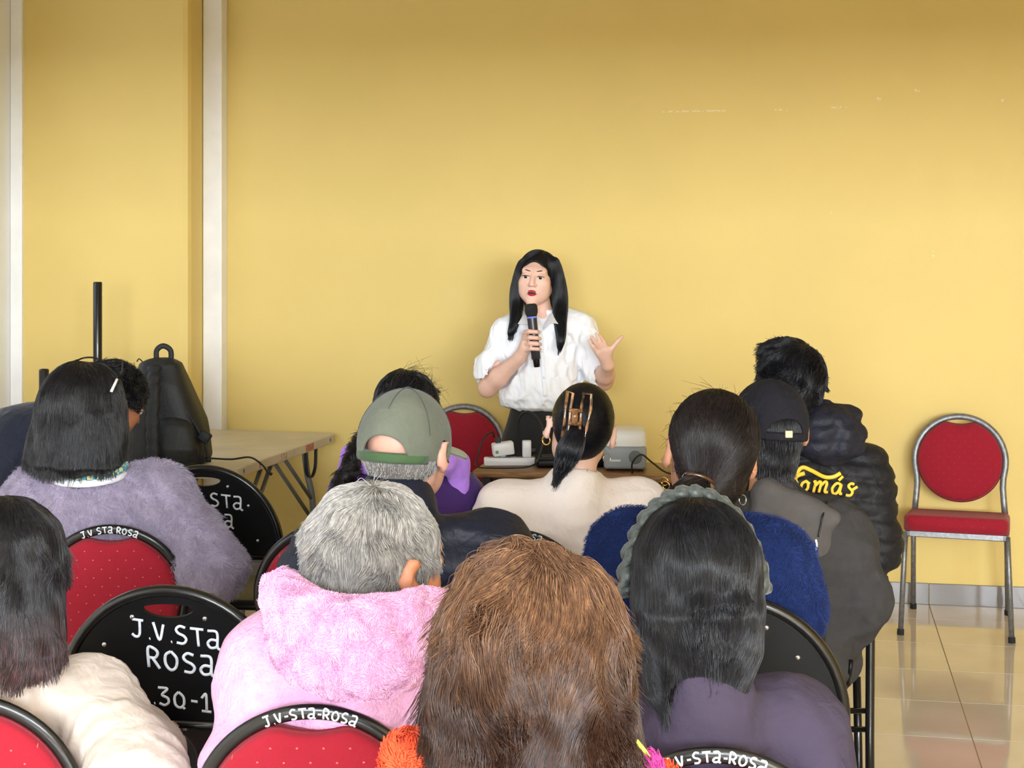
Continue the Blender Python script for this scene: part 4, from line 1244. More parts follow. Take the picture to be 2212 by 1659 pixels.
# ---- the standing speaker
def speaker():
    Y0 = 6.72
    base = P(1160, 0, Y0)
    ox, oy = base[0], base[1]
    t = thing('person', 'standing woman in white shirt and black skirt holding a microphone', 'person', (ox, oy, 0))
    def q(px, py, dy=0.0):
        v = P(px, py, Y0 + dy); return np.array([v[0] - ox, v[1] - oy, v[2]])
    R = rot(180 - 11, 2, -4); hc = q(1160, 599, -0.035); hs = 1.0
    sk = SK['fair']
    F = Field((-0.32, -0.36, 0.0), (0.42, 0.22, 1.78), 0.0042)
    head_prims(F, R, hc, hs)
    nb = q(1172, 695, 0.02)
    F.add(cone(to_head(R, hc, hs, (0, -0.018, -0.055)), nb + (0, 0, -0.02), 0.047, 0.052), 0.02)
    F.add(loft([(0.80, 0.01, 0.0, 0.13, 0.10), (0.95, 0.01, 0.0, 0.115, 0.085), (1.1, 0.01, 0.0, 0.135, 0.10), (1.25, 0.01, 0.0, 0.15, 0.095), (1.32, 0.015, 0.01, 0.10, 0.07), (1.35, 0.02, 0.01, 0.05, 0.05)], 2.2, 0.03), 0.03)
    # image-left arm (holds the microphone)
    shl, ell_, wrl = q(1096, 718, 0.0), q(1053, 838, -0.05), q(1123, 772, -0.155)
    F.add(cone(q(1125, 702, 0), shl, 0.032, 0.032), 0.03).add(cone(shl, ell_, 0.034, 0.037), 0.02)
    F.add(cone(ell_, ell_ + (wrl - ell_) * 0.35, 0.038, 0.040), 0.02).add(cone(ell_ + (wrl - ell_) * 0.35, wrl, 0.040, 0.0255), 0.02)
    # fist round the microphone: its axis runs (1146,657) -> (1160,793), dy -0.20
    mx = lambda py: 1146 + 14 * (py - 657) / 136
    md = -0.205
    F.add(cone(wrl, q(1136, 748, -0.185), 0.026, 0.027), 0.015)
    F.add(cone(q(1134, 752, -0.18), q(1137, 724, -0.185), 0.021, 0.018), 0.012)
    for i, (py, L) in enumerate(((716, 1.0), (729, 1.08), (741.5, 1.05), (753, 0.92))):
        k0 = q(1134.5 + i * 0.6, py + 3, -0.200); c0 = mx(py)
        k1 = q(c0 - 9, py, md - 0.029); k2 = q(c0 + 6, py + 1, md - 0.031); k3 = q(c0 + 12 * L, py + 2.5, md - 0.014)
        r = 0.0098 if i < 3 else 0.0088
        F.add(cone(k0, k1, r + 0.002, r), 0.003).add(cone(k1, k2, r, r - 0.0006), 0.002).add(cone(k2, k3, r - 0.0006, r - 0.0018), 0.002)
    F.add(cone(q(1136, 745, -0.165), q(1150, 730, -0.168), 0.0135, 0.011), 0.008).add(cone(q(1150, 730, -0.168), q(1162, 716, -0.175), 0.011, 0.008), 0.006)
    # image-right arm, forearm raised towards the viewer, open hand
    shr, elr, wrr = q(1250, 712, 0.0), q(1304, 822, -0.03), q(1313, 787, -0.19)
    F.add(cone(q(1215, 702, 0), shr, 0.032, 0.032), 0.03).add(cone(shr, elr, 0.034, 0.039), 0.02)
    F.add(cone(elr, elr + (wrr - elr) * 0.4, 0.040, 0.039), 0.02).add(cone(elr + (wrr - elr) * 0.4, wrr, 0.039, 0.026), 0.02)
    for px_, py_ in ((1291, 762), (1299, 757), (1307, 755), (1312, 757)):
        F.add(cone(wrr, q(px_, py_, -0.235), 0.021, 0.0125), 0.014)
    fing = [((1290, 762, -0.235), (1280, 748, -0.255), (1272, 735, -0.262), 0.0078), ((1298, 756, -0.238), (1287, 741, -0.262), (1277, 727, -0.272), 0.0084),
            ((1306, 753, -0.238), (1296, 737, -0.255), (1288, 721, -0.250), 0.0086), ((1311, 754, -0.236), (1304, 738, -0.245), (1294, 723, -0.236), 0.0084)]
    for a, b, c_, r in fing:
        F.add(cone(q(*a), q(*b), r + 0.001, r), 0.004).add(cone(q(*b), q(*c_), r, r - 0.0022), 0.002)
    F.add(cone(q(1312, 772, -0.215), q(1322, 752, -0.235), 0.016, 0.0115), 0.012).add(cone(q(1322, 752, -0.235), q(1334, 737, -0.240), 0.0115, 0.0095), 0.004).add(cone(q(1334, 737, -0.240), q(1344, 727, -0.240), 0.0095, 0.0068), 0.003)
    for sx in (-1, 1):
        F.add(cone((0.01 + sx * 0.07, 0, 0.80), (0.01 + sx * 0.072, -0.01, 0.47), 0.07, 0.055), 0.03).add(cone((0.01 + sx * 0.075, -0.01, 0.47), (0.01 + sx * 0.07, 0.02, 0.10), 0.055, 0.036), 0.02)
        F.add(cone((0.01 + sx * 0.07, 0.03, 0.05), (0.01 + sx * 0.08, -0.12, 0.035), 0.034, 0.028), 0.02)
    field_obj('body', F, sk, t, 1)
    face_parts(t, R, hc, hs, sk, LIP_R, BROW, True)
    # white shirt
    shirt = mat('white_cotton', lin(251, 251, 254), 0.75, var=0.03, var_scale=8, bump=0.12, bump_scale=70, sheen=0.1, crease=0.35, crease_scale=16)
    F = Field((-0.36, -0.26, 0.88), (0.44, 0.24, 1.42), 0.0048)
    F.add(loft([(0.930, 0.01, 0.0, 0.125, 0.105), (0.948, 0.012, 0.0, 0.165, 0.135), (0.985, 0.014, -0.005, 0.182, 0.150), (1.06, 0.014, -0.005, 0.176, 0.145), (1.16, 0.014, 0.0, 0.172, 0.138),
                (1.25, 0.016, 0.0, 0.172, 0.125), (1.305, 0.018, 0.0, 0.14, 0.098), (1.335, 0.02, 0.01, 0.085, 0.078), (1.362, 0.022, 0.015, 0.060, 0.066)], 2.3, 0.02), 0)
    F.add(cone(q(1128, 692, 0.01), q(1096, 708, 0.0), 0.050, 0.050), 0.05).add(cone(q(1220, 688, 0.01), q(1252, 700, 0.0), 0.050, 0.052), 0.05)
    F.add(cone(q(1088, 722, 0), q(1060, 800, -0.035), 0.056, 0.062), 0.04).add(cone(q(1060, 786, -0.03), q(1052, 812, -0.045), 0.068, 0.056), 0.015)
    F.add(cone(q(1262, 712, 0), q(1282, 790, -0.02), 0.054, 0.060), 0.04).add(cone(q(1280, 778, -0.02), q(1288, 802, -0.04), 0.062, 0.050), 0.015)
    for (a, b) in ((q(1060, 800, -0.036), q(1055, 820, -0.052)), (q(1283, 794, -0.03), q(1291, 810, -0.045))):
        F.add(cone(a, b, 0.060, 0.054), 0.006)
    # openings: cuffs and the V neck
    F.cut(cone(ell_ + (0, 0, 0.008), ell_ + (wrl - ell_) * 0.9, 0.049, 0.048), 0.008)
    F.cut(cone(elr + (0, 0, 0.0), elr + (wrr - elr) * 0.9, 0.046, 0.045), 0.008)
    F.cut(cone(q(1172, 640, 0.01), nb + (0, 0, -0.02), 0.056, 0.054), 0.006)
    F.cut(cone(q(1173, 670, -0.10), q(1168, 722, -0.15), 0.058, 0.014), 0.006)
    n1, n2 = noise3(11, (55, 55, 40), 7), noise3(12, (140, 140, 60), 7)
    F.warp(lambda x, y, z: (0.010 * np.abs(n1(x, y, z)) - 0.006 + 0.004 * np.abs(n2(x, y, z))) * np.clip((1.37 - z) * 8, 0, 1))
    sh_o, v_, q_ = field_obj('shirt', F, shirt, t, 1, 800)
    # collar wings and placket
    for pts in ([(1150, 668, 0.0), (1133, 676, -0.06), (1118, 700, -0.135), (1142, 700, -0.145), (1158, 712, -0.15), (1150, 690, -0.10)],
                [(1188, 668, 0.0), (1196, 676, -0.06), (1206, 700, -0.12), (1190, 697, -0.14), (1170, 716, -0.152), (1184, 690, -0.10)]):
        bm = bmesh.new()
        o_ = [bm.verts.new(q(*p)) for p in pts]; i_ = [bm.verts.new(q(p[0], p[1], p[2] - 0.006)) for p in pts]
        bm.faces.new(o_[::-1]); bm.faces.new(i_)
        for k in range(len(pts)): bm.faces.new((o_[k], o_[(k + 1) % 6], i_[(k + 1) % 6], i_[k]))
        bm_obj('collar', bm, shirt, sh_o)
    bm = bmesh.new()
    def on_front(px, py):
        p = q(px, py, -0.3)
        for _ in range(60):
            d_ = F.sample(p[None])[0]
            if d_ < 0.0015: break
            p = p + np.array([0, min(max(d_ * 0.6, 0.001), 0.008), 0])
        return p
    tube(bm, smooth_path([on_front(1167 + (y - 716) * 0.09, y) for y in range(720, 876, 12)], 2), 0.012, 6, flat=(0.18, 1.0), up=(0, -1, 0))
    bm_obj('placket', bm, shirt, sh_o, True)
    for y in (765, 823, 862):
        c_ = on_front(1167 + (y - 716) * 0.09, y)
        bm = bmesh.new(); lathe(bm, [(0.0055, 0), (0.0055, 0.002), (0, 0.0025)], 12, Matrix.Translation(c_ + np.array((0, -0.0035, 0))) @ Matrix.Rotation(math.radians(90), 4, 'X'))
        bm_obj('button', bm, M['white_plastic'], sh_o, True)
    # skirt, shoes
    skm = mat('black_skirt_cloth', lin(11, 12, 14), 0.8, var=0.2, var_scale=20, bump=0.2, bump_scale=120, sheen=0.1)
    F = Field((-0.26, -0.22, 0.4), (0.28, 0.24, 1.0), 0.008)
    F.add(loft([(0.47, 0.01, 0.0, 0.165, 0.14), (0.62, 0.01, 0.0, 0.172, 0.145), (0.80, 0.01, 0.0, 0.168, 0.135), (0.90, 0.01, 0.0, 0.135, 0.115), (0.96, 0.01, 0.0, 0.118, 0.100)], 2.2, 0.01), 0)
    n3 = noise3(14, (14, 14, 5)); F.warp(lambda x, y, z: 0.004 * n3(x, y, z))
    field_obj('skirt', F, skm, t, 1)
    for sx in (-1, 1):
        F = Field((-0.3, -0.3, 0.0), (0.3, 0.2, 0.16), 0.007)
        F.add(cone((0.01 + sx * 0.07, 0.035, 0.055), (0.01 + sx * 0.085, -0.13, 0.042), 0.043, 0.036), 0.01).cut(rbox((0, 0, -0.05), (1, 1, 0.053)), 0.002)
        field_obj('shoe', F, M['black_plastic'], t, 1)
    # hair: parted off centre, straight, falling in front of both shoulders
    F = Field((-0.2, -0.24, 1.10), (0.2, 0.2, 1.75), 0.0045)
    H = lambda p: head_frame(p, R, hc, hs)
    F.add(H(ell((0, -0.020, 0.026), (0.083, 0.106, 0.092))), 0)
    for pts in ([(1130, 572, -0.05, .022), (1119, 620, -0.045, .026), (1116, 655, -0.05, .025), (1114, 688, -0.085, .019), (1106, 712, -0.105, .010), (1102, 724, -0.105, .004)],
                [(1196, 568, -0.05, .024), (1207, 620, -0.04, .029), (1210, 660, -0.05, .027), (1210, 695, -0.09, .023), (1212, 730, -0.13, .014), (1209, 755, -0.135, .004)],
                [(1165, 600, 0.06, .06), (1165, 660, 0.06, .058), (1167, 700, 0.09, .05), (1167, 735, 0.12, .03)]):
        pts = smooth_path(pts, 5)
        for a, b in zip(pts, pts[1:]): F.add(cone(q(*a[:3]), q(*b[:3]), max(a[3], 0.004), max(b[3], 0.004)), 0.012)
    F.cut(H(ell((0.003, 0.125, -0.030), (0.068, 0.090, 0.116))), 0.005)
    ho, hv, hq = field_obj('hair', F, HB['black'], t, 1)
    Ri = np.array(R)
    part_c = q(1176, 548, -0.06)
    def flow(p):
        r = (p - hc) @ Ri                        # head coordinates
        pc = (part_c - hc) @ Ri
        side = np.tanh((r[:, 0] - pc[0]) / 0.02)
        f = np.stack([side * np.clip((r[:, 2] - 0.0) / 0.09, 0, 1) * 1.4, np.where(r[:, 1] < -0.03, -0.3, 0.0), -np.ones(len(p)) * 1.2], 1)
        return f @ Ri.T
    def on_face(pts):
        r = (pts - hc) @ Ri
        return ((r[..., 1] > 0.03) & (np.abs(r[..., 0]) < 0.056) & (r[..., 2] < 0.045) & (r[..., 2] > -0.20)).any(1)
    strands('strands', F, hv, hq, flow, 12000, 0.12, 12, 0.0004, 0.0025, HM['black'], ho, 5, bad=on_face, jitter=0.03)
    # ear drop
    gold = M['gold']
    bm = bmesh.new(); tube(bm, [q(1121.5, 634, -0.045), q(1121.5, 648, -0.045)], 0.004, 8); bm_obj('earring', bm, M['pearl'], t, True)
    # microphone (held, a thing of its own)
    a, b = q(1146, 656, md), q(1160, 793, md)
    ax = Vector(b - a); L = ax.length; ax.normalize()
    mic = thing('microphone', 'black and grey wireless microphone in the hand of the woman in white', 'microphone', (a[0] + ox, a[1] + oy, a[2]))
    mic.rotation_euler = Vector((0, 0, -1)).rotation_difference(ax).to_euler()
    def piece(nm, prof, m_):
        bm = bmesh.new(); lathe(bm, [(r, -z * L) for r, z in prof], 24); return bm_obj(nm, bm, m_, mic, True)
    piece('grille_head', [(0, 0), (0.020, 0.004), (0.0262, 0.03), (0.0275, 0.10), (0.026, 0.15), (0.022, 0.185), (0.021, 0.20)], M['mic_grille'])
    piece('light_ring', [(0.0205, 0.20), (0.0215, 0.205), (0.0215, 0.222), (0.0205, 0.226)], M['mic_ring'])
    piece('barrel', [(0.0205, 0.226), (0.0205, 0.25), (0.0195, 0.5), (0.0190, 0.865), (0.0175, 0.875), (0, 0.875)], M['mic_body'])
    piece('antenna_cap', [(0.0150, 0.876), (0.0140, 0.90), (0.0125, 0.99), (0.010, 1.0), (0, 1.0)], M['black_plastic'])
M['gold'] = mat('gold', lin(220, 176, 96), 0.22, metal=1.0, var=0.05)
M['pearl'] = mat('pearl', lin(240, 236, 228), 0.2, var=0.04)
M['mic_grille'] = mat('mic_grille', lin(16, 18, 18), 0.55, var=0.3, var_scale=400, bump=0.6, bump_scale=900)
M['mic_ring'] = mat('mic_blue_ring', lin(120, 140, 240), 0.3, var=0.1)
M['mic_body'] = mat('mic_grey_metal', lin(74, 72, 78), 0.28, metal=0.7, var=0.1)
speaker()
# ---- seated audience
def cloth(name, c, rough=0.8, var=0.12, var_scale=10, bump=0.25, bump_scale=120, sheen=0.15, crease=0.3, **k):
    return mat(name, c, rough, crease=crease, var=var, var_scale=var_scale, bump=bump, bump_scale=bump_scale, sheen=sheen, spec=0.3, **k)
DENIM = cloth('dark_denim', lin(38, 44, 60)); BLACKTR = cloth('black_trousers', lin(26, 26, 28)); SHOE = cloth('dark_shoe', lin(30, 26, 24), 0.5)

class Seated:
    """A person on a chair. All joints are given as picture position + distance and turned into the person's frame."""
    def __init__(s, chair, label, head, headY, yaw=0, pitch=0, roll=0, hs=1.0, shL=None, shR=None, shY=None, elL=None, elR=None,
                 skin_m='tan', shift=0.0, ear_out=0.0, back=0.175):
        s.c = chair; s.ear_out = ear_out
        rz = chair.rotation_euler[2]
        c, n = math.cos(rz), math.sin(rz)
        hip = np.array([chair.location[0] + c * shift - n * 0.03, chair.location[1] + n * shift + c * 0.03, 0.0])
        s.root = thing('person', label, 'person', tuple(hip), 0.0)
        s.hip = hip; s.rz = rz
        s.fwd = np.array([-n, c, 0.0]); s.rgt = np.array([c, n, 0.0])
        loc = lambda v: np.array(v) - hip
        s.q = lambda px, py, Y: loc(P(px, py, Y))
        s.hc = s.q(head[0], head[1], headY); s.R = rot(yaw, pitch, roll); s.hs = hs
        s.skin = SK[skin_m]
        shY = chair.location[1] - CH_BACK + back
        s.sh = [s.q(shL[0], shL[1], shY), s.q(shR[0], shR[1], shY)]
        s.el = []
        for k, e in enumerate((elL, elR)):
            if e is not None: s.el.append(s.q(*e))
            else:
                sg = -1 if k == 0 else 1
                s.el.append(s.sh[k] + s.rgt * sg * 0.05 + s.fwd * 0.05 + np.array([0, 0, -0.27]))
        s.wr = [s.fwd * 0.24 - s.rgt * 0.10 + np.array([0, 0, 0.66]), s.fwd * 0.24 + s.rgt * 0.10 + np.array([0, 0, 0.66])]
        s.nb = s.hc + s.R @ np.array((0, -0.040, -0.13)) * hs + np.array([0, 0, -0.035])
        mid = (s.sh[0] + s.sh[1]) / 2
        s.chest = mid + np.array([0, 0, -0.06])
        s.zs = mid[2]
    def L(s, x, y, z): return s.rgt * x + s.fwd * y + np.array([0, 0, z])
    def torso(s, F, g=0.0, k=0.05, chest=0.15, waist=0.145, depth=0.088, z0=0.47):
        """Pelvis, belly, chest and shoulder yoke; g thickens."""
        c0 = s.L(0, 0.0, 0.56); cm = c0 + (s.chest - c0) * 0.5
        Rz = rot(math.degrees(s.rz))
        F.add(ell(s.L(0, 0.015, 0.555), (0.165 + g, 0.135 + g * 0.6, 0.095 + g), Rz), 0)
        F.add(ell((c0 + cm) / 2, (waist + 0.01 + g, depth + 0.01 + g, 0.15), Rz), k)
        F.add(ell(cm, (waist + g, depth + g, 0.17), Rz), k)
        F.add(ell(s.chest + np.array([0, 0, -0.05]), (chest + g, depth + g, 0.17), Rz), k)
        F.add(ell((s.sh[0] + s.sh[1]) / 2 + np.array([0, 0, -0.015]), (0.135 + g, 0.070 + g * 0.8, 0.10), Rz), k)
        for j in (0, 1):
            F.add(cone(s.nb + (s.sh[j] - s.nb) * 0.25 + np.array([0, 0, -0.03]), s.sh[j], 0.050 + g * 0.6, 0.050 + g * 0.7), k)
            F.add(cone(s.chest + np.array([0, 0, -0.02]), s.sh[j] + np.array([0, 0, -0.03]), 0.085 + g * 0.7, 0.055 + g * 0.7), k)
    def arms(s, F, g=0.0, k=0.04, hands=True, up=0.047, lo=0.038):
        for j in (0, 1):
            F.add(cone(s.sh[j], s.el[j], up + g, lo + 0.003 + g), k)
            w = s.wr[j]
            F.add(cone(s.el[j], s.el[j] + (w - s.el[j]) * 0.4, lo + 0.002 + g, lo + g), k * 0.6).add(cone(s.el[j] + (w - s.el[j]) * 0.4, w, lo + g, 0.026 + g * 0.9), k * 0.6)
            if hands:
                d = w - s.el[j]
                hand_prims(F, w, d * np.array([1, 1, 0.2]), (0, 0, -1), 1 if j == 0 else -1, 1.0, 22)
    def legs(s, F, g=0.0, feet=True):
        for sx in (-1, 1):
            h, k, a = s.L(sx * 0.085, 0.02, 0.545), s.L(sx * 0.12, 0.40, 0.53), s.L(sx * 0.12, 0.40, 0.09)
            F.add(cone(h, k, 0.078 + g, 0.055 + g), 0.03).add(cone(k, a, 0.052 + g, 0.036 + g), 0.02)
            if feet: F.add(cone(a + np.array([0, 0, -0.04]), a + s.fwd * 0.14 + np.array([0, 0, -0.055]), 0.036, 0.028), 0.02)
    def box(s, m=0.03):
        pts = np.array([s.hc + d for d in ((-0.13, -0.16, -0.16), (0.13, 0.16, 0.15))] + s.sh + s.el + s.wr + [s.L(0.2, 0.62, 0), s.L(-0.2, 0.62, 0), s.L(-0.2, -0.18, 0.4), s.L(0.2, -0.18, 0.4)])
        return pts.min(0) - (0.1 + m), pts.max(0) + (0.1 + m)
    def body(s, vox=0.0085, ears=True, face=True, lips=None):
        lo, hi = s.box(); lo[2] = -0.01
        F = Field(lo, hi, vox)
        head_prims(F, s.R, s.hc, s.hs, ears, s.ear_out)
        F.add(cone(to_head(s.R, s.hc, s.hs, (0, -0.022, -0.05)), s.nb, 0.050 * s.hs, 0.056), 0.03)
        s.torso(F, -0.012); s.arms(F, -0.006); s.legs(F, -0.006)
        s.F = F
        field_obj('body', F, s.skin, s.root, 1)
        if face: face_parts(s.root, s.R, s.hc, s.hs, s.skin, lips)
        return s
    def trousers(s, m=None):
        lo, hi = s.box(); lo[2] = 0.03; hi[2] = 0.78
        F = Field(lo, hi, 0.012)
        F.add(ell(s.L(0, 0.015, 0.555), (0.172, 0.142, 0.105), rot(math.degrees(s.rz))), 0)
        s.legs(F, 0.012, False)
        n = noise3(31, (20, 20, 20)); F.warp(lambda x, y, z: 0.003 * n(x, y, z))
        field_obj('trousers', F, m or BLACKTR, s.root, 1)
        for sx in (-1, 1):
            a = s.L(sx * 0.12, 0.40, 0.05)
            F = Field(np.minimum(a, a + s.fwd * 0.2) - (0.1, 0.1, 0.05), np.maximum(a, a + s.fwd * 0.2) + (0.1, 0.1, 0.1), 0.009)
            F.add(cone(a, a + s.fwd * 0.15 + np.array([0, 0, -0.012]), 0.045, 0.037), 0.02).cut(rbox((a[0], a[1], -0.05), (1, 1, 0.052)), 0.002)
            field_obj('shoe', F, SHOE, s.root, 1)
        return s
    def coat_field(s, g=0.025, vox=0.0085, hem=0.50, chest=0.155, waist=0.15, depth=0.092, neck=0.078, up=0.05, lo=0.042, k=0.05, sleeves=True):
        l, h = s.box(0.06); l[2] = hem - 0.05; h[2] = max(s.nb[2] + 0.14, s.zs + 0.2)
        F = Field(l, h, vox)
        s.torso(F, g, k, chest, waist, depth); s.arms(F, g, k, False, up, lo)
        F.add(cone(s.nb + np.array([0, 0, -0.06]), s.nb + np.array([0, 0, 0.0]), neck + 0.012, neck), 0.03)
        F.cut(rbox((0, 0, hem - 0.5), (3, 3, 0.5)), 0.01)
        for j in (0, 1):      # open the cuffs
            d = s.wr[j] - s.el[j]; d /= np.linalg.norm(d)
            F.cut(cone(s.wr[j] + d * 0.01, s.wr[j] + d * 0.12, 0.045, 0.06), 0.004)
        return F
    def neck_hole(s, F, r=0.054, drop=0.0):
        r = min(r, 0.056)
        F.cut(cone(to_head(s.R, s.hc, s.hs, (0, -0.02, -0.03)), s.nb + np.array([0, 0, 0.0 - drop]), r, r), 0.006)

def folds(F, seed, a1=0.006, a2=0.003, f1=(32, 32, 42), f2=(110, 110, 70)):
    n1, n2 = noise3(seed, f1, 7), noise3(seed + 1, f2, 7)
    F.warp(lambda x, y, z: a1 * (1.2 * np.abs(n1(x, y, z)) - 0.8) + a2 * np.abs(n2(x, y, z)))

# -- hair volumes in head coordinates
def hair_field(s, lo, hi, vox=0.0055):
    """Field around the head; lo / hi in head-scale metres about the head centre."""
    return Field(s.hc + np.array(lo), s.hc + np.array(hi), vox)
def cap_flow(s, whorl=(0, -0.05, 0.10), down=0.9, out=1.0, side=0.0):
    R = np.array(s.R); w = np.array(whorl) * s.hs
    def flow(p):
        r = (p - s.hc) @ R
        d = r - w; d /= np.linalg.norm(d, axis=1)[:, None] + 1e-6
        f = out * d + np.stack([side * np.ones(len(p)), np.zeros(len(p)), -down * np.ones(len(p))], 1)
        return f @ R.T
    return flow
def pull_flow(s, target, R=None):
    t = np.array(target)
    def flow(p):
        d = t - p
        return d / (np.linalg.norm(d, axis=1)[:, None] + 1e-6)
    return flow
def H_(s): return lambda p: head_frame(p, s.R, s.hc, s.hs)
def hoop(root, c, r, w, m, axis=(1, 0, 0), name='earring'):
    a = Vector(axis).normalized(); u = a.orthogonal().normalized(); v = a.cross(u)
    bm = bmesh.new(); tube(bm, [Vector(c) + (u * math.cos(t) + v * math.sin(t)) * r for t in np.linspace(0, 2 * math.pi, 25)[:-1]], w, 8, closed=True)
    return bm_obj(name, bm, m, root, True)

def cap_hat(s, m, brim_m=None, button_m=None, opening=True, strap_m=None):
    """Baseball cap: crown with an arched gap above the strap at the back, brim in front, button on top."""
    R, hc, hs = s.R, s.hc, s.hs
    H = H_(s)
    F = Field(s.hc - 0.15 * hs, s.hc + 0.15 * hs, 0.0036)
    F.add(H(ell((0, -0.012, 0.012), (0.094, 0.116, 0.112))), 0)
    F.cut(H(ell((0, -0.012, 0.006), (0.086, 0.108, 0.104))), 0)
    F.cut(H(rbox((0, 0, -0.150), (0.3, 0.3, 0.128), 0, rot(0, -4, 0))), 0.002)
    for sx in (-1, 1): F.cut(H(ell((sx * 0.105, -0.012, -0.02), (0.034, 0.034, 0.050))), 0.004)
    if opening:
        F.cut(H(ell((0, -0.13, -0.008), (0.052, 0.06, 0.040))), 0.003)
    o, v, q = field_obj('cap', F, m, s.root, 1, 400)
    pl = []
    for a in np.linspace(-150, -30, 13):
        pl.append(to_head(R, hc, hs, (0.091 * math.cos(math.radians(a)), -0.012 + 0.1135 * math.sin(math.radians(a)), -0.016 + 0.004)))
    bm = bmesh.new(); tube(bm, pl, 0.011 * hs, 6, flat=(1.0, 0.22), up=tuple(R @ np.array((0, 0, 1.0))))
    bm_obj('cap_strap', bm, strap_m or m, o, True)
    bm = bmesh.new()
    N = 15
    rows = []
    for rr in (0.0, 0.35, 0.7, 1.0):
        row = []
        for i in range(N):
            a = math.radians(18 + 144 * i / (N - 1))
            x0, y0 = 0.090 * math.cos(a), -0.012 + 0.112 * math.sin(a)
            x1, y1 = 0.100 * math.cos(a), 0.062 + 0.125 * math.sin(a)
            x, y = x0 + (x1 - x0) * rr, y0 + (y1 - y0) * rr
            z = -0.012 + 0.012 * math.sin(a) - 0.030 * rr * (1 - 0.0) * 0.5 - 0.9 * x * x
            row.append((x, y, z))
        rows.append(row)
    for off in (0.0, -0.004):
        g = [[bm.verts.new(to_head(R, hc, hs, (x, y, z + off + 0.012))) for x, y, z in r] for r in rows]
        for A, B in zip(g, g[1:]):
            for k in range(N - 1): bm.faces.new((A[k], A[k + 1], B[k + 1], B[k]))
        if off == 0: g0 = g
        else:
            for k in range(N - 1): bm.faces.new((g0[-1][k], g0[-1][k + 1], g[-1][k + 1], g[-1][k]))
    bm_obj('cap_brim', bm, brim_m or m, o, True)
    bm = bmesh.new()
    c = to_head(R, hc, hs, (0, -0.012, 0.1235)); bmesh.ops.create_uvsphere(bm, u_segments=12, v_segments=8, radius=1, matrix=Matrix.Translation(c) @ Matrix.Diagonal((0.009, 0.009, 0.004, 1)))
    bm_obj('cap_button', bm, button_m or m, o, True)
    for k in range(6):       # seams
        a = math.radians(90 + 60 * k)
        pl = []
        for e in np.linspace(86, 12 if k != 3 else 40, 12):
            e = math.radians(e)
            pl.append(to_head(R, hc, hs, (0.0945 * math.cos(a) * math.cos(e), -0.012 + 0.1165 * math.sin(a) * math.cos(e), 0.012 + 0.1125 * math.sin(e))))
        bm = bmesh.new(); tube(bm, pl, 0.0011, 5); bm_obj('seam', bm, button_m or m, o, True)
    return o

def no_face(s):
    """Strands may not cross the face."""
    R = np.array(s.R)
    def bad(pts):
        r = (pts - s.hc) @ R / s.hs
        return ((r[..., 1] > 0.055) & (np.abs(r[..., 0]) < 0.066) & (r[..., 2] < 0.06) & (r[..., 2] > -0.125)).any(1)
    return bad
# ================================================================== the people, from the front row back
# -- woman in the lavender fur coat, dark bob, glasses pushed up
s = Seated(CH['A'], 'woman in lavender fur coat with black bobbed hair and glasses pushed up', (186, 880), 4.42, yaw=-18, pitch=0, roll=3, hs=1.10,
           shL=(88, 1085), shR=(338, 1082), shY=4.42, elR=(448, 1222, 4.36), elL=(25, 1230, 4.40), skin_m='tan')
s.body().trousers()
F = s.coat_field(0.045, 0.0095, chest=0.16, waist=0.165, up=0.058, lo=0.052); folds(F, 40, 0.006, 0.002); s.neck_hole(F, 0.058)
lav = cloth('lavender_fur_base', lin(160, 148, 170), 0.95)
o, v, q = field_obj('coat', F, lav, s.root, 1)
lavf = hair_mat('lavender_fur', [(0, lin(142, 134, 158)), (0.5, lin(170, 160, 182)), (1, lin(206, 194, 204))], 0.8)
fur('fur_pile', F, v, q, 80000, 0.011, 0.0003, lavf, o, (0.25, 0, -0.7), 3, 0.7)
F = hair_field(s, (-0.22, -0.25, -0.24), (0.22, 0.22, 0.17)); H = H_(s)
F.add(H(ell((0, -0.02, 0.022), (0.095, 0.115, 0.098))), 0)
F.add(H(loft([(-0.168, 0.0, -0.035, 0.112, 0.100), (-0.135, 0, -0.035, 0.130, 0.115), (-0.08, 0, -0.03, 0.120, 0.114), (0.0, 0, -0.025, 0.101, 0.11), (0.06, 0, -0.02, 0.07, 0.09)], 2.2, 0.03)), 0.03)
F.cut(H(ell((0, 0.13, -0.06), (0.062, 0.10, 0.12))), 0.01).cut(H(rbox((0, 0.10, -0.14), (0.058, 0.10, 0.09))), 0.01)
n = noise3(77, (80, 80, 20)); F.warp(lambda x, y, z: 0.004 * n(x, y, z))
o, v, q = field_obj('hair', F, HB['streak'], s.root, 1)
strands('strands', F, v, q, cap_flow(s, (0, 0.0, 0.12), 1.3, 0.6), 14000, 0.13, 12, 0.0004, 0.005, HM['streak'], o, 8, bad=no_face(s), wave=0.15)
# glasses on top of the head
gl = M['black_plastic']
bm = bmesh.new()
def hp(x, y, z): return Vector(to_head(s.R, s.hc, s.hs, (x, y, z)))
for sx in (-1, 1):
    tube(bm, [hp(sx * 0.036 + 0.029 * math.cos(t), 0.055 + 0.018 * math.sin(t), 0.112 + 0.008 * math.sin(t)) for t in np.linspace(0, 2 * math.pi, 19)[:-1]], 0.0026, 6, closed=True)
    tube(bm, [hp(sx * 0.066, 0.055, 0.113), hp(sx * 0.094, 0.01, 0.095), hp(sx * 0.099, -0.03, 0.07)], 0.0024, 6)
tube(bm, [hp(-0.008, 0.055, 0.115), hp(0.008, 0.055, 0.115)], 0.0024, 6)
g_o = bm_obj('glasses', bm, gl, s.root, True)
bm = bmesh.new(); tube(bm, [hp(0.099, -0.02, 0.082), hp(0.099, -0.045, 0.052)], 0.0042, 6); bm_obj('temple_tip', bm, M['pearl'], g_o, True)
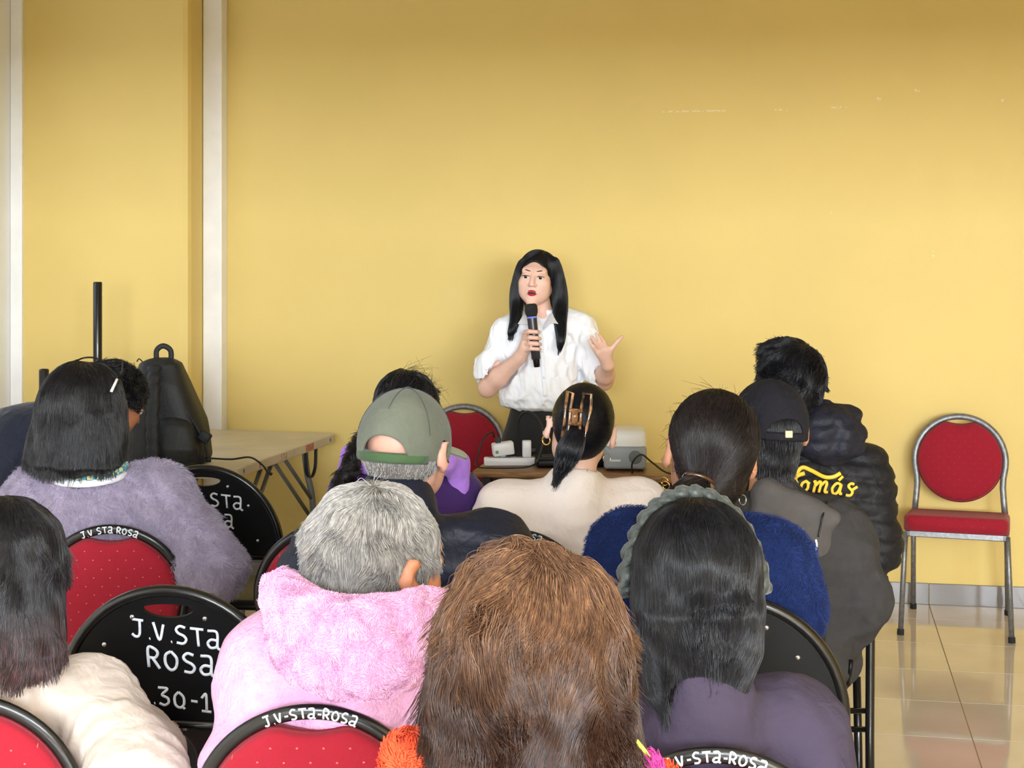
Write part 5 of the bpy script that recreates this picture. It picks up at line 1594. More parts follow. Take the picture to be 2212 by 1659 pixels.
# white collar and plaid scarf at the neck
wc = cloth('white_collar', lin(236, 234, 240)); pm = cloth('plaid_scarf', lin(70, 150, 166))
nt = pm.node_tree; ck = nt.nodes.new('ShaderNodeTexChecker'); ck.inputs['Scale'].default_value = 70
ck.inputs[1].default_value = lin(58, 146, 166); ck.inputs[2].default_value = lin(208, 204, 150)
tcn = nt.nodes.new('ShaderNodeTexCoord'); nt.links.new(tcn.outputs['Object'], ck.inputs[0]); nt.links.new(ck.outputs[0], nt.nodes['Principled BSDF'].inputs['Base Color'])
def neck_ring(dz, rx, ry, tr, tilt=0.0):
    bm = bmesh.new()
    tube(bm, [Vector(s.nb) + Vector((0.04 + rx * math.cos(a), ry * math.sin(a) - 0.01, dz + tilt * math.sin(a))) for a in np.linspace(0, 2 * math.pi, 29)[:-1]], tr, 8, closed=True, flat=(1.0, 0.7))
    return bm
bm_obj('collar', neck_ring(0.000, 0.098, 0.088, 0.013, 0.015), wc, s.root, True)
bm_obj('scarf', neck_ring(0.022, 0.092, 0.080, 0.020, 0.015), pm, s.root, True)

# -- man bending over the table in a navy jacket
def bending_man():
    Y = 5.42
    b = P(-70, 0, Y)
    t = thing('person', 'man in navy jacket with dark curly hair bending towards the backpack', 'person', (b[0], b[1], 0))
    q = lambda px, py, dy=0.0: np.array(P(px, py, Y + dy)) - np.array([b[0], b[1], 0])
    hc = q(250, 866, 0.06); R = rot(-42, -26, 8)
    class S: pass
    s = S(); s.R = R; s.hc = hc; s.hs = 1.02; s.root = t
    chest, hip = q(140, 930), q(-70, 1012)
    shf, shb = q(150, 965, -0.16), q(165, 945, 0.18)
    elf, elb = q(235, 1060, -0.16), q(250, 1030, 0.28); wrf, wrb = q(300, 1075, 0.0), q(300, 1060, 0.30)
    F = Field((-0.35, -0.45, 0.0), (0.85, 0.62, 1.42), 0.009)
    head_prims(F, R, hc, 1.02)
    F.add(cone(to_head(R, hc, 1.02, (0, -0.02, -0.05)), chest + (chest - hip) * 0.12, 0.05, 0.058), 0.03)
    def trunk(F, g):
        F.add(cone(hip, hip + (chest - hip) * 0.5, 0.12 + g, 0.115 + g), 0.05).add(cone(hip + (chest - hip) * 0.5, chest, 0.115 + g, 0.105 + g), 0.05)
        for s_ in (shf, shb): F.add(cone(chest, s_, 0.08 + g, 0.055 + g), 0.05)
        for a, e, w in ((shf, elf, wrf), (shb, elb, wrb)):
            F.add(cone(a, e, 0.05 + g, 0.042 + g), 0.03).add(cone(e, w, 0.042 + g, 0.028 + g), 0.02)
    trunk(F, -0.012)
    for w, e in ((wrf, elf), (wrb, elb)): hand_prims(F, w, w - e, (0, 0, -1), 1, 1.0, 20)
    for dy in (-0.1, 0.1):
        h, k, a = hip + (0, dy, -0.05), np.array([hip[0] + 0.06, dy * 1.2, 0.5]), np.array([hip[0] - 0.02, dy * 1.2, 0.09])
        F.add(cone(h, k, 0.08, 0.055), 0.03).add(cone(k, a, 0.052, 0.038), 0.02).add(cone(a - (0, 0, 0.04), a + (0.15, 0, -0.055), 0.036, 0.028), 0.02)
    field_obj('body', F, SK['warm'], t, 1)
    F = Field((-0.4, -0.45, 0.55), (0.85, 0.6, 1.42), 0.0095)
    trunk(F, 0.022); F.add(cone(chest + (chest - hip) * 0.05, chest + (chest - hip) * 0.14, 0.09, 0.075), 0.03)
    folds(F, 60, 0.006, 0.003)
    F.cut(cone(to_head(R, hc, 1.0, (0, 0, 0)), chest + (chest - hip) * 0.1, 0.07, 0.056), 0.005)
    field_obj('jacket', F, cloth('navy_wool', lin(32, 36, 52), 0.85), t, 1)
    F = Field((-0.4, -0.4, 0.03), (0.5, 0.5, 1.1), 0.012)
    F.add(cone(hip + (0, -0.05, -0.03), hip + (0, 0.05, -0.03), 0.125, 0.125), 0)
    for dy in (-0.1, 0.1):
        h, k, a = hip + (0, dy, -0.05), np.array([hip[0] + 0.06, dy * 1.2, 0.5]), np.array([hip[0] - 0.02, dy * 1.2, 0.07])
        F.add(cone(h, k, 0.098, 0.072), 0.03).add(cone(k, a, 0.07, 0.056), 0.02)
    field_obj('trousers', F, DENIM, t, 1)
    for dy in (-0.12, 0.12):
        a = np.array([hip[0] - 0.02, dy, 0.05]); F = Field(a - (0.1, 0.08, 0.05), a + (0.28, 0.08, 0.09), 0.009)
        F.add(cone(a, a + (0.17, 0, -0.012), 0.045, 0.037), 0.02).cut(rbox((a[0], a[1], -0.05), (1, 1, 0.052)), 0.002); field_obj('shoe', F, SHOE, t, 1)
    face_parts(t, R, hc, 1.02, SK['warm'])
    F = hair_field(s, (-0.17, -0.17, -0.17), (0.17, 0.17, 0.17)); H = H_(s)
    F.add(H(ell((0, -0.022, 0.03), (0.088, 0.108, 0.092))), 0).cut(H(ell((0, 0.12, -0.04), (0.07, 0.075, 0.10))), 0.01).cut(H(ell((0.08, 0.02, -0.06), (0.05, 0.05, 0.06))), 0.01).cut(H(ell((-0.08, 0.02, -0.06), (0.05, 0.05, 0.06))), 0.01)
    o, v, q2 = field_obj('hair', F, HB['black'], t, 1)
    fur('strands', F, v, q2, 9000, 0.013, 0.0006, HM['black'], o, (0, 0, 0), 9, 1.2)
bending_man()

# -- woman in purple with dark curly hair and a plait
s = Seated(CH['C'], 'woman in lilac and purple jacket with dark curly hair behind the green cap', (880, 890), 4.44, yaw=-8, roll=0, hs=1.0,
           shL=(768, 1075), shR=(985, 1078), shY=4.42, elR=(1012, 1150, 4.62), skin_m='tan', shift=0.17)
s.body().trousers()
F = s.coat_field(0.024, 0.0095); folds(F, 80); s.neck_hole(F, 0.057)
field_obj('jacket', F, cloth('purple_jacket', lin(66, 36, 104)), s.root, 1)
F = Field(s.hc - (0.25, 0.2, 0.42), s.hc + (0.25, 0.2, 0.05), 0.008)
F.add(cone(s.q(738, 1075, 4.40), s.q(762, 985, 4.40), 0.040, 0.030), 0.02).add(cone(s.q(762, 985, 4.40), s.q(800, 975, 4.42), 0.030, 0.035), 0.03)
F.add(cone(s.q(990, 1080, 4.40), s.q(990, 1000, 4.40), 0.032, 0.030), 0.02).add(cone(s.q(990, 1000, 4.40), s.q(950, 985, 4.42), 0.030, 0.035), 0.03)
F.add(cone(s.q(800, 990, 4.36), s.q(955, 995, 4.36), 0.045, 0.045), 0.03); folds(F, 83, 0.004)
field_obj('hood', F, cloth('lilac_fleece', lin(178, 128, 226)), s.root, 1)
F = hair_field(s, (-0.17, -0.17, -0.2), (0.17, 0.17, 0.16)); H = H_(s)
F.add(H(ell((0, -0.02, 0.024), (0.086, 0.108, 0.095))), 0).cut(H(ell((0, 0.12, -0.05), (0.064, 0.085, 0.11))), 0.01)
F.add(H(ell((0, -0.05, -0.06), (0.07, 0.06, 0.08))), 0.03)
o, v, q = field_obj('hair', F, HB['blackbrown'], s.root, 1)
strands('strands', F, v, q, cap_flow(s, (0, 0.02, 0.12), 0.9, 0.7), 3600, 0.09, 8, 0.0009, 0.006, HM['black'], o, 12, bad=no_face(s), wave=0.5)
fur('flyaway_curls', F, v, q, 160, 0.022, 0.0003, HM['black'], o, (0.6, 0, 0.2), 4, 1.0, keep=lambda p: ((p[:, 2] > s.hc[2] + 0.02) & (p[:, 0] > s.hc[0] - 0.02)) * 1.0)
F = Field(s.hc - (0.3, 0.2, 0.42), s.hc + (0.05, 0.15, 0.05), 0.0055)
pl = smooth_path([s.q(805, 935, 4.42), s.q(783, 955, 4.37), s.q(768, 985, 4.34), s.q(755, 1015, 4.335), s.q(738, 1048, 4.34), s.q(735, 1075, 4.35)], 6)
for i, (a, b) in enumerate(zip(pl, pl[1:])): F.add(cone(a, b, 0.020 + 0.005 * math.sin(i * 1.6), 0.020 + 0.005 * math.sin(i * 1.6 + 1.6)), 0.006)
o, v, q = field_obj('plait', F, HB['blackbrown'], s.root, 1)
fur('strands', F, v, q, 3000, 0.009, 0.0005, HM['blackbrown'], o, (0, 0, -0.8), 4, 1.0)

# -- man in olive cap and navy puffer jacket
s = Seated(CH['D'], 'man in olive green cap and navy puffer jacket', (878, 968), 3.52, yaw=-20, pitch=-4, roll=2, hs=1.08, ear_out=0.008,
           shL=(705, 1225), shR=(1062, 1200), shY=3.50, skin_m='pale')
s.body().trousers()
F = s.coat_field(0.044, 0.0095, chest=0.165, waist=0.165, up=0.056, lo=0.05)
F.warp(lambda x, y, z: 0.012 * np.abs(np.cos((z + 0.25 * np.abs(x) ** 1.5) * math.pi / 0.10)) ** 8); folds(F, 90, 0.005, 0.002)
F.add(cone(s.nb + (0, 0, -0.02), s.nb + (0.0, 0, 0.045), 0.098, 0.094), 0.02); s.neck_hole(F, 0.066)
navy = cloth('navy_nylon', lin(30, 35, 52), 0.5, sheen=0.0)
field_obj('jacket', F, navy, s.root, 1)
F = hair_field(s, (-0.15, -0.17, -0.14), (0.15, 0.15, 0.06)); H = H_(s)
F.add(H(ell((0, -0.018, 0.0), (0.078, 0.102, 0.09))), 0).cut(H(rbox((0, 0, 0.08), (0.2, 0.2, 0.085))), 0.003).cut(H(ell((0, 0.08, -0.03), (0.12, 0.085, 0.2))), 0.01)
o, v, q = field_obj('hair', F, HB['grey'], s.root, 1)
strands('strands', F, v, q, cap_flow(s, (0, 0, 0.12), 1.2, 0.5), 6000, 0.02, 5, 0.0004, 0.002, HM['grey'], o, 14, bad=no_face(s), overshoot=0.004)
olive = cloth('olive_cotton', lin(104, 108, 94), 0.9, var=0.18, var_scale=8)
cap_hat(s, olive, cloth('olive_light', lin(150, 154, 132)), cloth('olive_dark', lin(62, 70, 62)), True, cloth('green_strap', lin(66, 92, 58)))

# -- woman in cream blazer, hair in a claw clip
s = Seated(CH['E'], 'woman in cream blazer with dark hair held by a tortoiseshell claw clip', (1255, 924), 4.38, yaw=2, pitch=-3, roll=9, hs=1.06, ear_out=0.006,
           shL=(1092, 1100), shR=(1376, 1096), shY=4.38, skin_m='fair', shift=0.19)
s.body().trousers()
F = s.coat_field(0.026, 0.0085, chest=0.16, waist=0.15, up=0.052); folds(F, 100, 0.005, 0.002, (22, 22, 60)); F.add(cone(s.nb + (0, 0, -0.03), s.nb + (0, 0, 0.012), 0.084, 0.076), 0.02); s.neck_hole(F, 0.056)
field_obj('blazer', F, cloth('cream_crepe', lin(243, 229, 220), 0.85, var=0.02), s.root, 1)
F = hair_field(s, (-0.16, -0.2, -0.2), (0.16, 0.17, 0.16)); H = H_(s)
F.add(H(ell((0, -0.02, 0.024), (0.079, 0.106, 0.093))), 0).add(H(ell((0.0, -0.075, 0.0), (0.062, 0.05, 0.075))), 0.03).cut(H(ell((0, 0.115, -0.045), (0.07, 0.085, 0.11))), 0.01)
for sx in (-1, 1): F.cut(H(ell((sx * 0.085, 0.0, -0.035), (0.034, 0.048, 0.055))), 0.012)
F.cut(H(ell((0, -0.03, -0.155), (0.12, 0.12, 0.07))), 0.02)
o, v, q = field_obj('hair', F, HB['black'], s.root, 1)
clip_c = s.q(1243, 910, 4.27)
strands('strands', F, v, q, pull_flow(s, clip_c), 12000, 0.10, 9, 0.0004, 0.003, HM['black'], o, 17, bad=no_face(s), overshoot=0.002, keep=lambda p: (p[:, 2] > s.hc[2] - 0.075) * 1.0)
F = Field(s.hc - (0.16, 0.24, 0.25), s.hc + (0.1, 0.0, 0.06), 0.0055)
pl = smooth_path([s.q(1246, 925, 4.25), s.q(1236, 960, 4.225), s.q(1220, 995, 4.23), s.q(1203, 1036, 4.235)], 5)
rr = np.interp(np.arange(len(pl)), [0, len(pl) * 0.45, len(pl) - 1], [0.020, 0.030, 0.006])
for i in range(len(pl) - 1): F.add(cone(pl[i], pl[i + 1], rr[i], rr[i + 1]), 0.01)
o2, v, q = field_obj('ponytail', F, HB['black'], s.root, 1)
dpt = pl[-1] - pl[0]; dpt /= np.linalg.norm(dpt)
strands('strands', F, v, q, lambda p: np.tile(dpt, (len(p), 1)), 1500, 0.09, 7, 0.0007, 0.003, HM['black'], o2, 19)
tort = mat('tortoiseshell', lin(176, 124, 78), 0.12, var=0.9, var_scale=38, var_col=lin(40, 22, 14), spec=0.7, coat=0.5)
def clip_bar(pts, r=0.0055):
    bm = bmesh.new(); tube(bm, [s.q(*p) for p in pts], r, 8); bm_obj('clip_bar', bm, tort, claw, True)
claw = bpy.data.objects.new('claw_clip', None); COL.objects.link(claw); claw.parent = s.root
yc = 4.225
def loop(pts):
    bm = bmesh.new(); tube(bm, [s.q(*p) for p in pts], 0.0042, 8, closed=True); bm_obj('clip_bar', bm, tort, claw, True)
loop([(1226, 845, yc + .02), (1238, 850, yc + .015), (1232, 885, yc), (1230, 915, yc), (1224, 945, yc), (1214, 944, yc), (1219, 912, yc), (1222, 880, yc)])
loop([(1261, 850, yc + .02), (1277, 852, yc + .02), (1276, 885, yc), (1268, 920, yc), (1262, 952, yc + .005), (1250, 953, yc + .005), (1253, 915, yc - .002), (1256, 880, yc)])
clip_bar([(1230, 886, yc - .008), (1258, 888, yc - .008)]); clip_bar([(1229, 914, yc - .008), (1255, 916, yc - .008)]); clip_bar([(1242, 886, yc - .014), (1241, 915, yc - .014)], 0.009)
hoop(s.root, s.q(1180, 951, 4.40), 0.0125, 0.0022, M['gold'], (0.5, 0.8, 0)); hoop(s.root, s.q(1311, 990, 4.40), 0.0125, 0.0016, M['bolt'], (0.5, -0.8, 0))

# -- man in black cap and grey hoodie
s = Seated(CH['G'], 'man in black cap and dark grey hoodie beside the puffer jacket', (1658, 925), 4.06, yaw=14, pitch=-2, roll=4, hs=1.02, ear_out=0.018,
           shL=(1590, 1140), shR=(1806, 1154), shY=4.05, elR=(1852, 1290, 4.0), elL=(1585, 1290, 4.1), skin_m='tan', shift=0.12)
s.wr[1] = s.q(1800, 1372, 4.18)
s.body().trousers(DENIM)
F = s.coat_field(0.030, 0.009, chest=0.155, waist=0.15, up=0.055, lo=0.05, hem=0.44); folds(F, 110, 0.008, 0.004, (32, 32, 46))
F.add(cone(s.q(1700, 1215, 4.0), s.q(1765, 1430, 4.0), 0.09, 0.085), 0.05)
s.neck_hole(F, 0.060); hood = cloth('charcoal_jersey', lin(56, 54, 54), 0.92, sheen=0.0, var=0.15, var_scale=30, bump=0.3, bump_scale=500)
o, v, q = field_obj('hoodie', F, hood, s.root, 1); FG = F
F = Field(s.hc - (0.26, 0.3, 0.42), s.hc + (0.36, 0.2, 0.0), 0.008)
F.add(ell(s.q(1712, 1150, 3.945), (0.11, 0.05, 0.09), rot(0, 0, 28)), 0).add(cone(s.q(1655, 1060, 3.955), s.q(1800, 1120, 3.925), 0.026, 0.022), 0.035).add(cone(s.q(1655, 1060, 3.955), s.q(1622, 1150, 3.935), 0.026, 0.03), 0.035)
folds(F, 113, 0.004, 0.002); field_obj('hood', F, cloth('grey_jersey', lin(82, 78, 76), 0.92, sheen=0.0, var=0.12, var_scale=30, bump=0.3, bump_scale=500), o, 1)
def on_cloth(fields, px, py, Yst):
    p = s.q(px, py, Yst); d = np.array([(px - 1106) / F_PX, 1.0, -(py - HORIZON) / F_PX])
    for _ in range(160):
        e = min(f.sample(p[None])[0] if ((p > f.lo) & (p < f.lo + (f.n - 1) * f.vox)).all() else 0.5 for f in fields)
        if e < 0.002: break
        p = p + d * min(max(0.7 * e, 0.001), 0.005)
    return p - d * 0.003
oc = lambda px, py: on_cloth((FG, F), px, py, 3.70)
bm = bmesh.new(); tube(bm, smooth_path([oc(1762, 1165), oc(1764, 1180), oc(1757, 1199)], 4), 0.0030, 6); bm_obj('drawstring', bm, M['paint_white'], o, True)
bm = bmesh.new(); tube(bm, smooth_path([oc(1788, 1082), oc(1778, 1112), oc(1772, 1140), oc(1768, 1160)], 4), 0.0022, 6); bm_obj('drawstring', bm, M['cable'], o, True)
bm = bmesh.new(); tube(bm, [oc(1838, 1425), oc(1836, 1450), oc(1834, 1478)], 0.006, 6); bm_obj('pocket_zip', bm, M['black_plastic'], o, True)
F = hair_field(s, (-0.15, -0.17, -0.17), (0.15, 0.15, 0.06)); H = H_(s)
F.add(H(ell((0, -0.018, 0.0), (0.078, 0.104, 0.10))), 0).cut(H(ell((0, 0.09, -0.03), (0.12, 0.085, 0.2))), 0.01).add(H(ell((0, -0.065, -0.075), (0.055, 0.04, 0.055))), 0.02)
for sx in (-1, 1): F.cut(H(ell((sx * 0.090, -0.008, -0.03), (0.032, 0.048, 0.055))), 0.01)
o, v, q = field_obj('hair', F, HB['black'], s.root, 1)
strands('strands', F, v, q, cap_flow(s, (0, 0, 0.12), 1.4, 0.4), 6000, 0.06, 6, 0.0005, 0.003, HM['black'], o, 21, bad=no_face(s))
blk = cloth('black_cotton', lin(24, 23, 30), 0.9, sheen=0.0)
ho = cap_hat(s, blk)
bm = bmesh.new(); c_ = s.q(1704, 938, 3.93); box(bm, c_, (0.018, 0.008, 0.017), 0.001, seg=1); bm_obj('cap_label', bm, cloth('label_beige', lin(206, 190, 150)), ho)

# -- man in black puffer jacket with yellow lettering
s = Seated(CH['H'], 'man with short black hair in black puffer jacket with yellow lettering', (1706, 836), 4.44, yaw=10, pitch=0, roll=0, hs=1.06,
           shL=(1650, 1015), shR=(1858, 1022), shY=4.44, elR=(1884, 1180, 4.42), elL=(1632, 1190, 4.46), skin_m='tan', shift=0.05)
s.body().trousers()
F = s.coat_field(0.034, 0.0085, chest=0.155, waist=0.16, up=0.052, lo=0.048)
F.warp(lambda x, y, z: 0.009 * np.abs(np.cos((z + 0.12 * np.abs(x - s.chest[0])) * math.pi / 0.05)) ** 8); folds(F, 120, 0.003, 0.002); s.neck_hole(F, 0.062)
puf = cloth('black_nylon_quilt', lin(22, 22, 27), 0.6, sheen=0.0, bump=0.35, bump_scale=40)
o, v, q = field_obj('puffer_jacket', F, puf, s.root, 1)
FJ = F
F = Field(s.hc - (0.2, 0.28, 0.36), s.hc + (0.3, 0.15, 0.02), 0.0075)
F.add(ell(s.q(1785, 940, 4.33), (0.115, 0.075, 0.085), rot(0, 0, 8)), 0).add(cone(s.q(1740, 895, 4.38), s.q(1830, 905, 4.38), 0.05, 0.045), 0.04)
F.warp(lambda x, y, z: 0.007 * np.abs(np.cos(z * math.pi / 0.05)) ** 6); folds(F, 123, 0.004, 0.004, (60, 60, 60))
field_obj('hood', F, cloth('navy_nylon_quilt', lin(26, 27, 38), 0.62, sheen=0.0, bump=0.4, bump_scale=40), o, 1)
yel = mat('yellow_print', lin(240, 190, 50), 0.6, var=0.04)
SCRIPT = {'o': [[(0.5, 0.9), (0.12, 0.7), (0.08, 0.2), (0.4, 0.02), (0.68, 0.3), (0.6, 0.75), (0.4, 0.85), (0.8, 0.65)]],
          'm': [[(0.0, 0.85), (0.12, 0.9), (0.1, 0.02)], [(0.12, 0.55), (0.35, 0.92), (0.45, 0.75), (0.42, 0.02)], [(0.44, 0.55), (0.68, 0.92), (0.8, 0.75), (0.76, 0.1), (0.95, 0.05)]],
          'a': [[(0.7, 0.8), (0.35, 0.92), (0.08, 0.5), (0.25, 0.05), (0.55, 0.2), (0.72, 0.85)], [(0.72, 0.85), (0.70, 0.12), (0.9, 0.05)], [(0.45, 1.15), (0.72, 1.5)]],
          's': [[(0.65, 0.95), (0.35, 1.0), (0.2, 0.75), (0.6, 0.35), (0.5, 0.03), (0.1, 0.05)], [(0.6, 0.5), (0.95, 0.75)]]}
def on_back(px, py, Yst=4.12):
    p = s.q(px, py, Yst); d = np.array([(px - 1106) / F_PX, 1.0, -(py - HORIZON) / F_PX])
    for _ in range(140):
        e = FJ.sample(p[None])[0]
        if e < 0.003: break
        p = p + d * min(max(0.7 * e, 0.001), 0.006)
    return p - d * 0.006
bm = bmesh.new()
x = 1727.0
for ch, w_ in (('o', 26), ('m', 40), ('a', 31), ('s', 28)):
    for st in SCRIPT[ch]:
        pts = smooth_path([on_back(x + a * w_ * 0.92 + b * 5, 1062 - b * 26 + (x - 1727) * 0.09) for a, b in st], 5)
        tube(bm, pts, 0.0044, 6, flat=(0.35, 1.0), up=(0, -1, 0))
    x += w_
for st in ([(1722, 1048), (1718, 1030), (1732, 1010), (1752, 1016), (1780, 1030), (1800, 1030), (1816, 1022)], [(1738, 1022), (1720, 1030), (1714, 1050), (1726, 1066)]):
    tube(bm, smooth_path([on_back(*p_) for p_ in st], 5), 0.0062, 6, flat=(0.35, 1.0), up=(0, -1, 0))
bm_obj('lettering', bm, yel, o, True)
F = hair_field(s, (-0.15, -0.17, -0.17), (0.15, 0.17, 0.16)); H = H_(s)
F.add(H(ell((0, -0.018, 0.026), (0.080, 0.104, 0.094))), 0).add(H(ell((-0.01, 0.02, 0.085), (0.06, 0.07, 0.035))), 0.03).add(H(cone((0, -0.075, -0.05), (0, -0.065, -0.10), 0.05, 0.045)), 0.03).cut(H(ell((0, 0.115, -0.045), (0.075, 0.09, 0.11))), 0.01)
for sx in (-1, 1): F.cut(H(ell((sx * 0.085, 0.01, -0.045), (0.035, 0.045, 0.06))), 0.012)
o, v, q = field_obj('hair', F, HB['black'], s.root, 1)
strands('strands', F, v, q, cap_flow(s, (0.02, -0.05, 0.11), 0.3, 1.0, -0.3), 11000, 0.045, 7, 0.0005, 0.010, HM['black'], o, 23, bad=no_face(s), wave=0.4)

# -- woman in blue fluffy sweater
s = Seated(CH['F'], 'woman in royal blue fluffy sweater with tied dark hair and hoop earrings', (1534, 978), 3.46, yaw=4, pitch=-4, roll=8, hs=1.08, ear_out=0.007,
           shL=(1368, 1200), shR=(1658, 1220), shY=3.46, elL=(1350, 1330, 3.50), elR=(1682, 1312, 3.44), skin_m='tan')
s.body().trousers()
F = s.coat_field(0.038, 0.009, chest=0.16, waist=0.16, up=0.060, lo=0.058); folds(F, 130, 0.005, 0.002); s.neck_hole(F, 0.057)
o, v, q = field_obj('sweater', F, cloth('blue_knit', lin(12, 30, 76), 0.95, sheen=0.0), s.root, 1)
fur('fluffy_pile', F, v, q, 70000, 0.006, 0.0003, hair_mat('blue_pile', [(0, lin(9, 26, 68)), (0.5, lin(15, 42, 102)), (1, lin(28, 64, 138))], 0.8), o, (0, 0, -0.4), 31, 0.8)
F = hair_field(s, (-0.17, -0.2, -0.2), (0.17, 0.17, 0.17)); H = H_(s)
F.add(H(ell((0, -0.022, 0.030), (0.086, 0.110, 0.096))), 0).add(H(ell((0, -0.055, -0.04), (0.062, 0.06, 0.075))), 0.03).cut(H(ell((0, 0.12, -0.045), (0.07, 0.085, 0.11))), 0.01)
for sx in (-1, 1): F.cut(H(ell((sx * 0.092, 0.005, -0.04), (0.034, 0.045, 0.05))), 0.012)
o, v, q = field_obj('hair', F, HB['blackbrown'], s.root, 1)
tie = s.q(1512, 1052, 3.34)
strands('strands', F, v, q, pull_flow(s, tie), 14000, 0.11, 9, 0.0004, 0.006, HM['blackbrown'], o, 33, bad=no_face(s), wave=0.12)
fur('flyaway_hair', F, v, q, 120, 0.022, 0.0003, HM['blackbrown'], o, (-0.5, 0, -0.3), 35, 1.0, keep=lambda p: (p[:, 2] > s.hc[2] - 0.03) * 1.0)
F = Field(s.hc - (0.22, 0.28, 0.40), s.hc + (0.1, 0.02, 0.0), 0.0055)
pl = smooth_path([s.q(1512, 1045, 3.34), s.q(1480, 1090, 3.30), s.q(1440, 1150, 3.275), s.q(1405, 1230, 3.26), s.q(1395, 1290, 3.265)], 4)
rr = np.interp(np.arange(len(pl)), [0, 5, len(pl) - 1], [0.026, 0.040, 0.014])
for i in range(len(pl) - 1): F.add(cone(pl[i], pl[i + 1], rr[i], rr[i + 1]), 0.01)
o2, v, q = field_obj('ponytail', F, HB['blackbrown'], s.root, 1)
dpt = pl[-1] - pl[0]; dpt /= np.linalg.norm(dpt)
strands('strands', F, v, q, lambda p, d=dpt: np.tile(d, (len(p), 1)), 2600, 0.10, 8, 0.0006, 0.005, HM['blackbrown'], o2, 37, wave=0.4)
bm = bmesh.new()
pl = [s.q(1478, 1028, 3.35), s.q(1490, 1024, 3.32), s.q(1520, 1030, 3.315), s.q(1545, 1045, 3.34), s.q(1548, 1060, 3.345), s.q(1520, 1058, 3.32), s.q(1490, 1045, 3.325)]
tube(bm, smooth_path(pl + [pl[0]], 4)[:-1], 0.006, 8, closed=True)
bmesh.ops.create_uvsphere(bm, u_segments=14, v_segments=8, radius=1, matrix=Matrix.Translation(s.q(1514, 1044, 3.322)) @ Matrix.Rotation(0.35, 4, 'Y') @ Matrix.Diagonal((0.034, 0.008, 0.014, 1)))
bm_obj('hair_clip', bm, mat('dark_tortoiseshell', lin(34, 22, 18), 0.12, var=0.9, var_scale=50, var_col=lin(66, 34, 20), spec=0.7, coat=0.5), s.root, True)
for c_ in ((1436, 1040, 3.48), (1439, 1049, 3.46)): hoop(s.root, s.q(*c_), 0.0092, 0.0015, M['gold'], (0.6, 0.75, 0.1))
hoop(s.root, s.q(1604, 1080, 3.48), 0.011, 0.0014, M['bolt'], (0.6, -0.75, 0.1))

# -- grey-haired person in pink fleece hoodie
s = Seated(CH['I'], 'grey haired person in pink fleece hoodie turned to the side', (820, 1212), 2.74, yaw=-43, pitch=-6, roll=4, hs=1.16, ear_out=0.004,
           shL=(600, 1440), shR=(930, 1430), shY=2.70, elL=(556, 1640, 2.72), elR=(985, 1650, 2.75), skin_m='warm', shift=0.04)
s.body(0.008).trousers()
F = s.coat_field(0.040, 0.0085, chest=0.165, waist=0.17, up=0.056, lo=0.05); folds(F, 140, 0.006, 0.002); s.neck_hole(F, 0.058)
pink = cloth('pink_fleece', lin(228, 170, 208), 0.95, var=0.14, var_scale=45, bump=0.9, bump_scale=170)
o, v, q = field_obj('hoodie', F, pink, s.root, 1)
pf = hair_mat('pink_pile', [(0, lin(206, 146, 190)), (0.5, lin(232, 176, 212)), (1, lin(250, 206, 230))], 0.8)
F = Field(s.hc - (0.3, 0.34, 0.36), s.hc + (0.26, 0.2, 0.02), 0.0075)
ring = smooth_path([s.q(612, 1285, 2.66), s.q(640, 1315, 2.58), s.q(720, 1345, 2.53), s.q(810, 1352, 2.52), s.q(900, 1335, 2.55), s.q(950, 1325, 2.62)], 5)
for i, (a, b) in enumerate(zip(ring, ring[1:])): F.add(cone(a, b, 0.036, 0.036), 0.02)
F.add(ell(s.q(612, 1283, 2.64), (0.034, 0.04, 0.040)), 0.02)
bag = smooth_path([s.q(640, 1370, 2.60), s.q(720, 1420, 2.55), s.q(820, 1420, 2.53), s.q(920, 1375, 2.57)], 5)
for a, b in zip(bag, bag[1:]): F.add(cone(a, b, 0.048, 0.048), 0.03)
F.add(cone(s.q(700, 1395, 2.60), s.q(860, 1390, 2.58), 0.06, 0.06), 0.04)
folds(F, 143, 0.005, 0.004, (60, 60, 60), (130, 130, 130))
s.neck_hole(F, 0.062)
o2, v, q = field_obj('hood', F, pink, o, 1)
fur('fleece_pile', F, v, q, 60000, 0.0035, 0.0005, pf, o2, (0, 0, -0.2), 43, 1.0)
F = hair_field(s, (-0.19, -0.2, -0.22), (0.19, 0.2, 0.18)); H = H_(s)
F.add(H(ell((0, -0.018, 0.024), (0.084, 0.108, 0.092))), 0).add(H(cone((0, -0.075, -0.04), (0, -0.07, -0.085), 0.05, 0.045)), 0.03).cut(H(ell((0, 0.118, -0.05), (0.075, 0.088, 0.11))), 0.01)
for sx in (-1, 1): F.cut(H(ell((sx * 0.090, -0.004, -0.025), (0.030, 0.034, 0.045))), 0.008)
n = noise3(78, (90, 90, 90)); F.warp(lambda x, y, z: 0.004 * n(x, y, z))
o, v, q = field_obj('hair', F, HB['grey'], s.root, 1)
strands('strands', F, v, q, cap_flow(s, (0.0, -0.03, 0.11), 0.5, 1.0), 24000, 0.055, 8, 0.00035, 0.006, HM['grey'], o, 45, bad=no_face(s), wave=0.35)

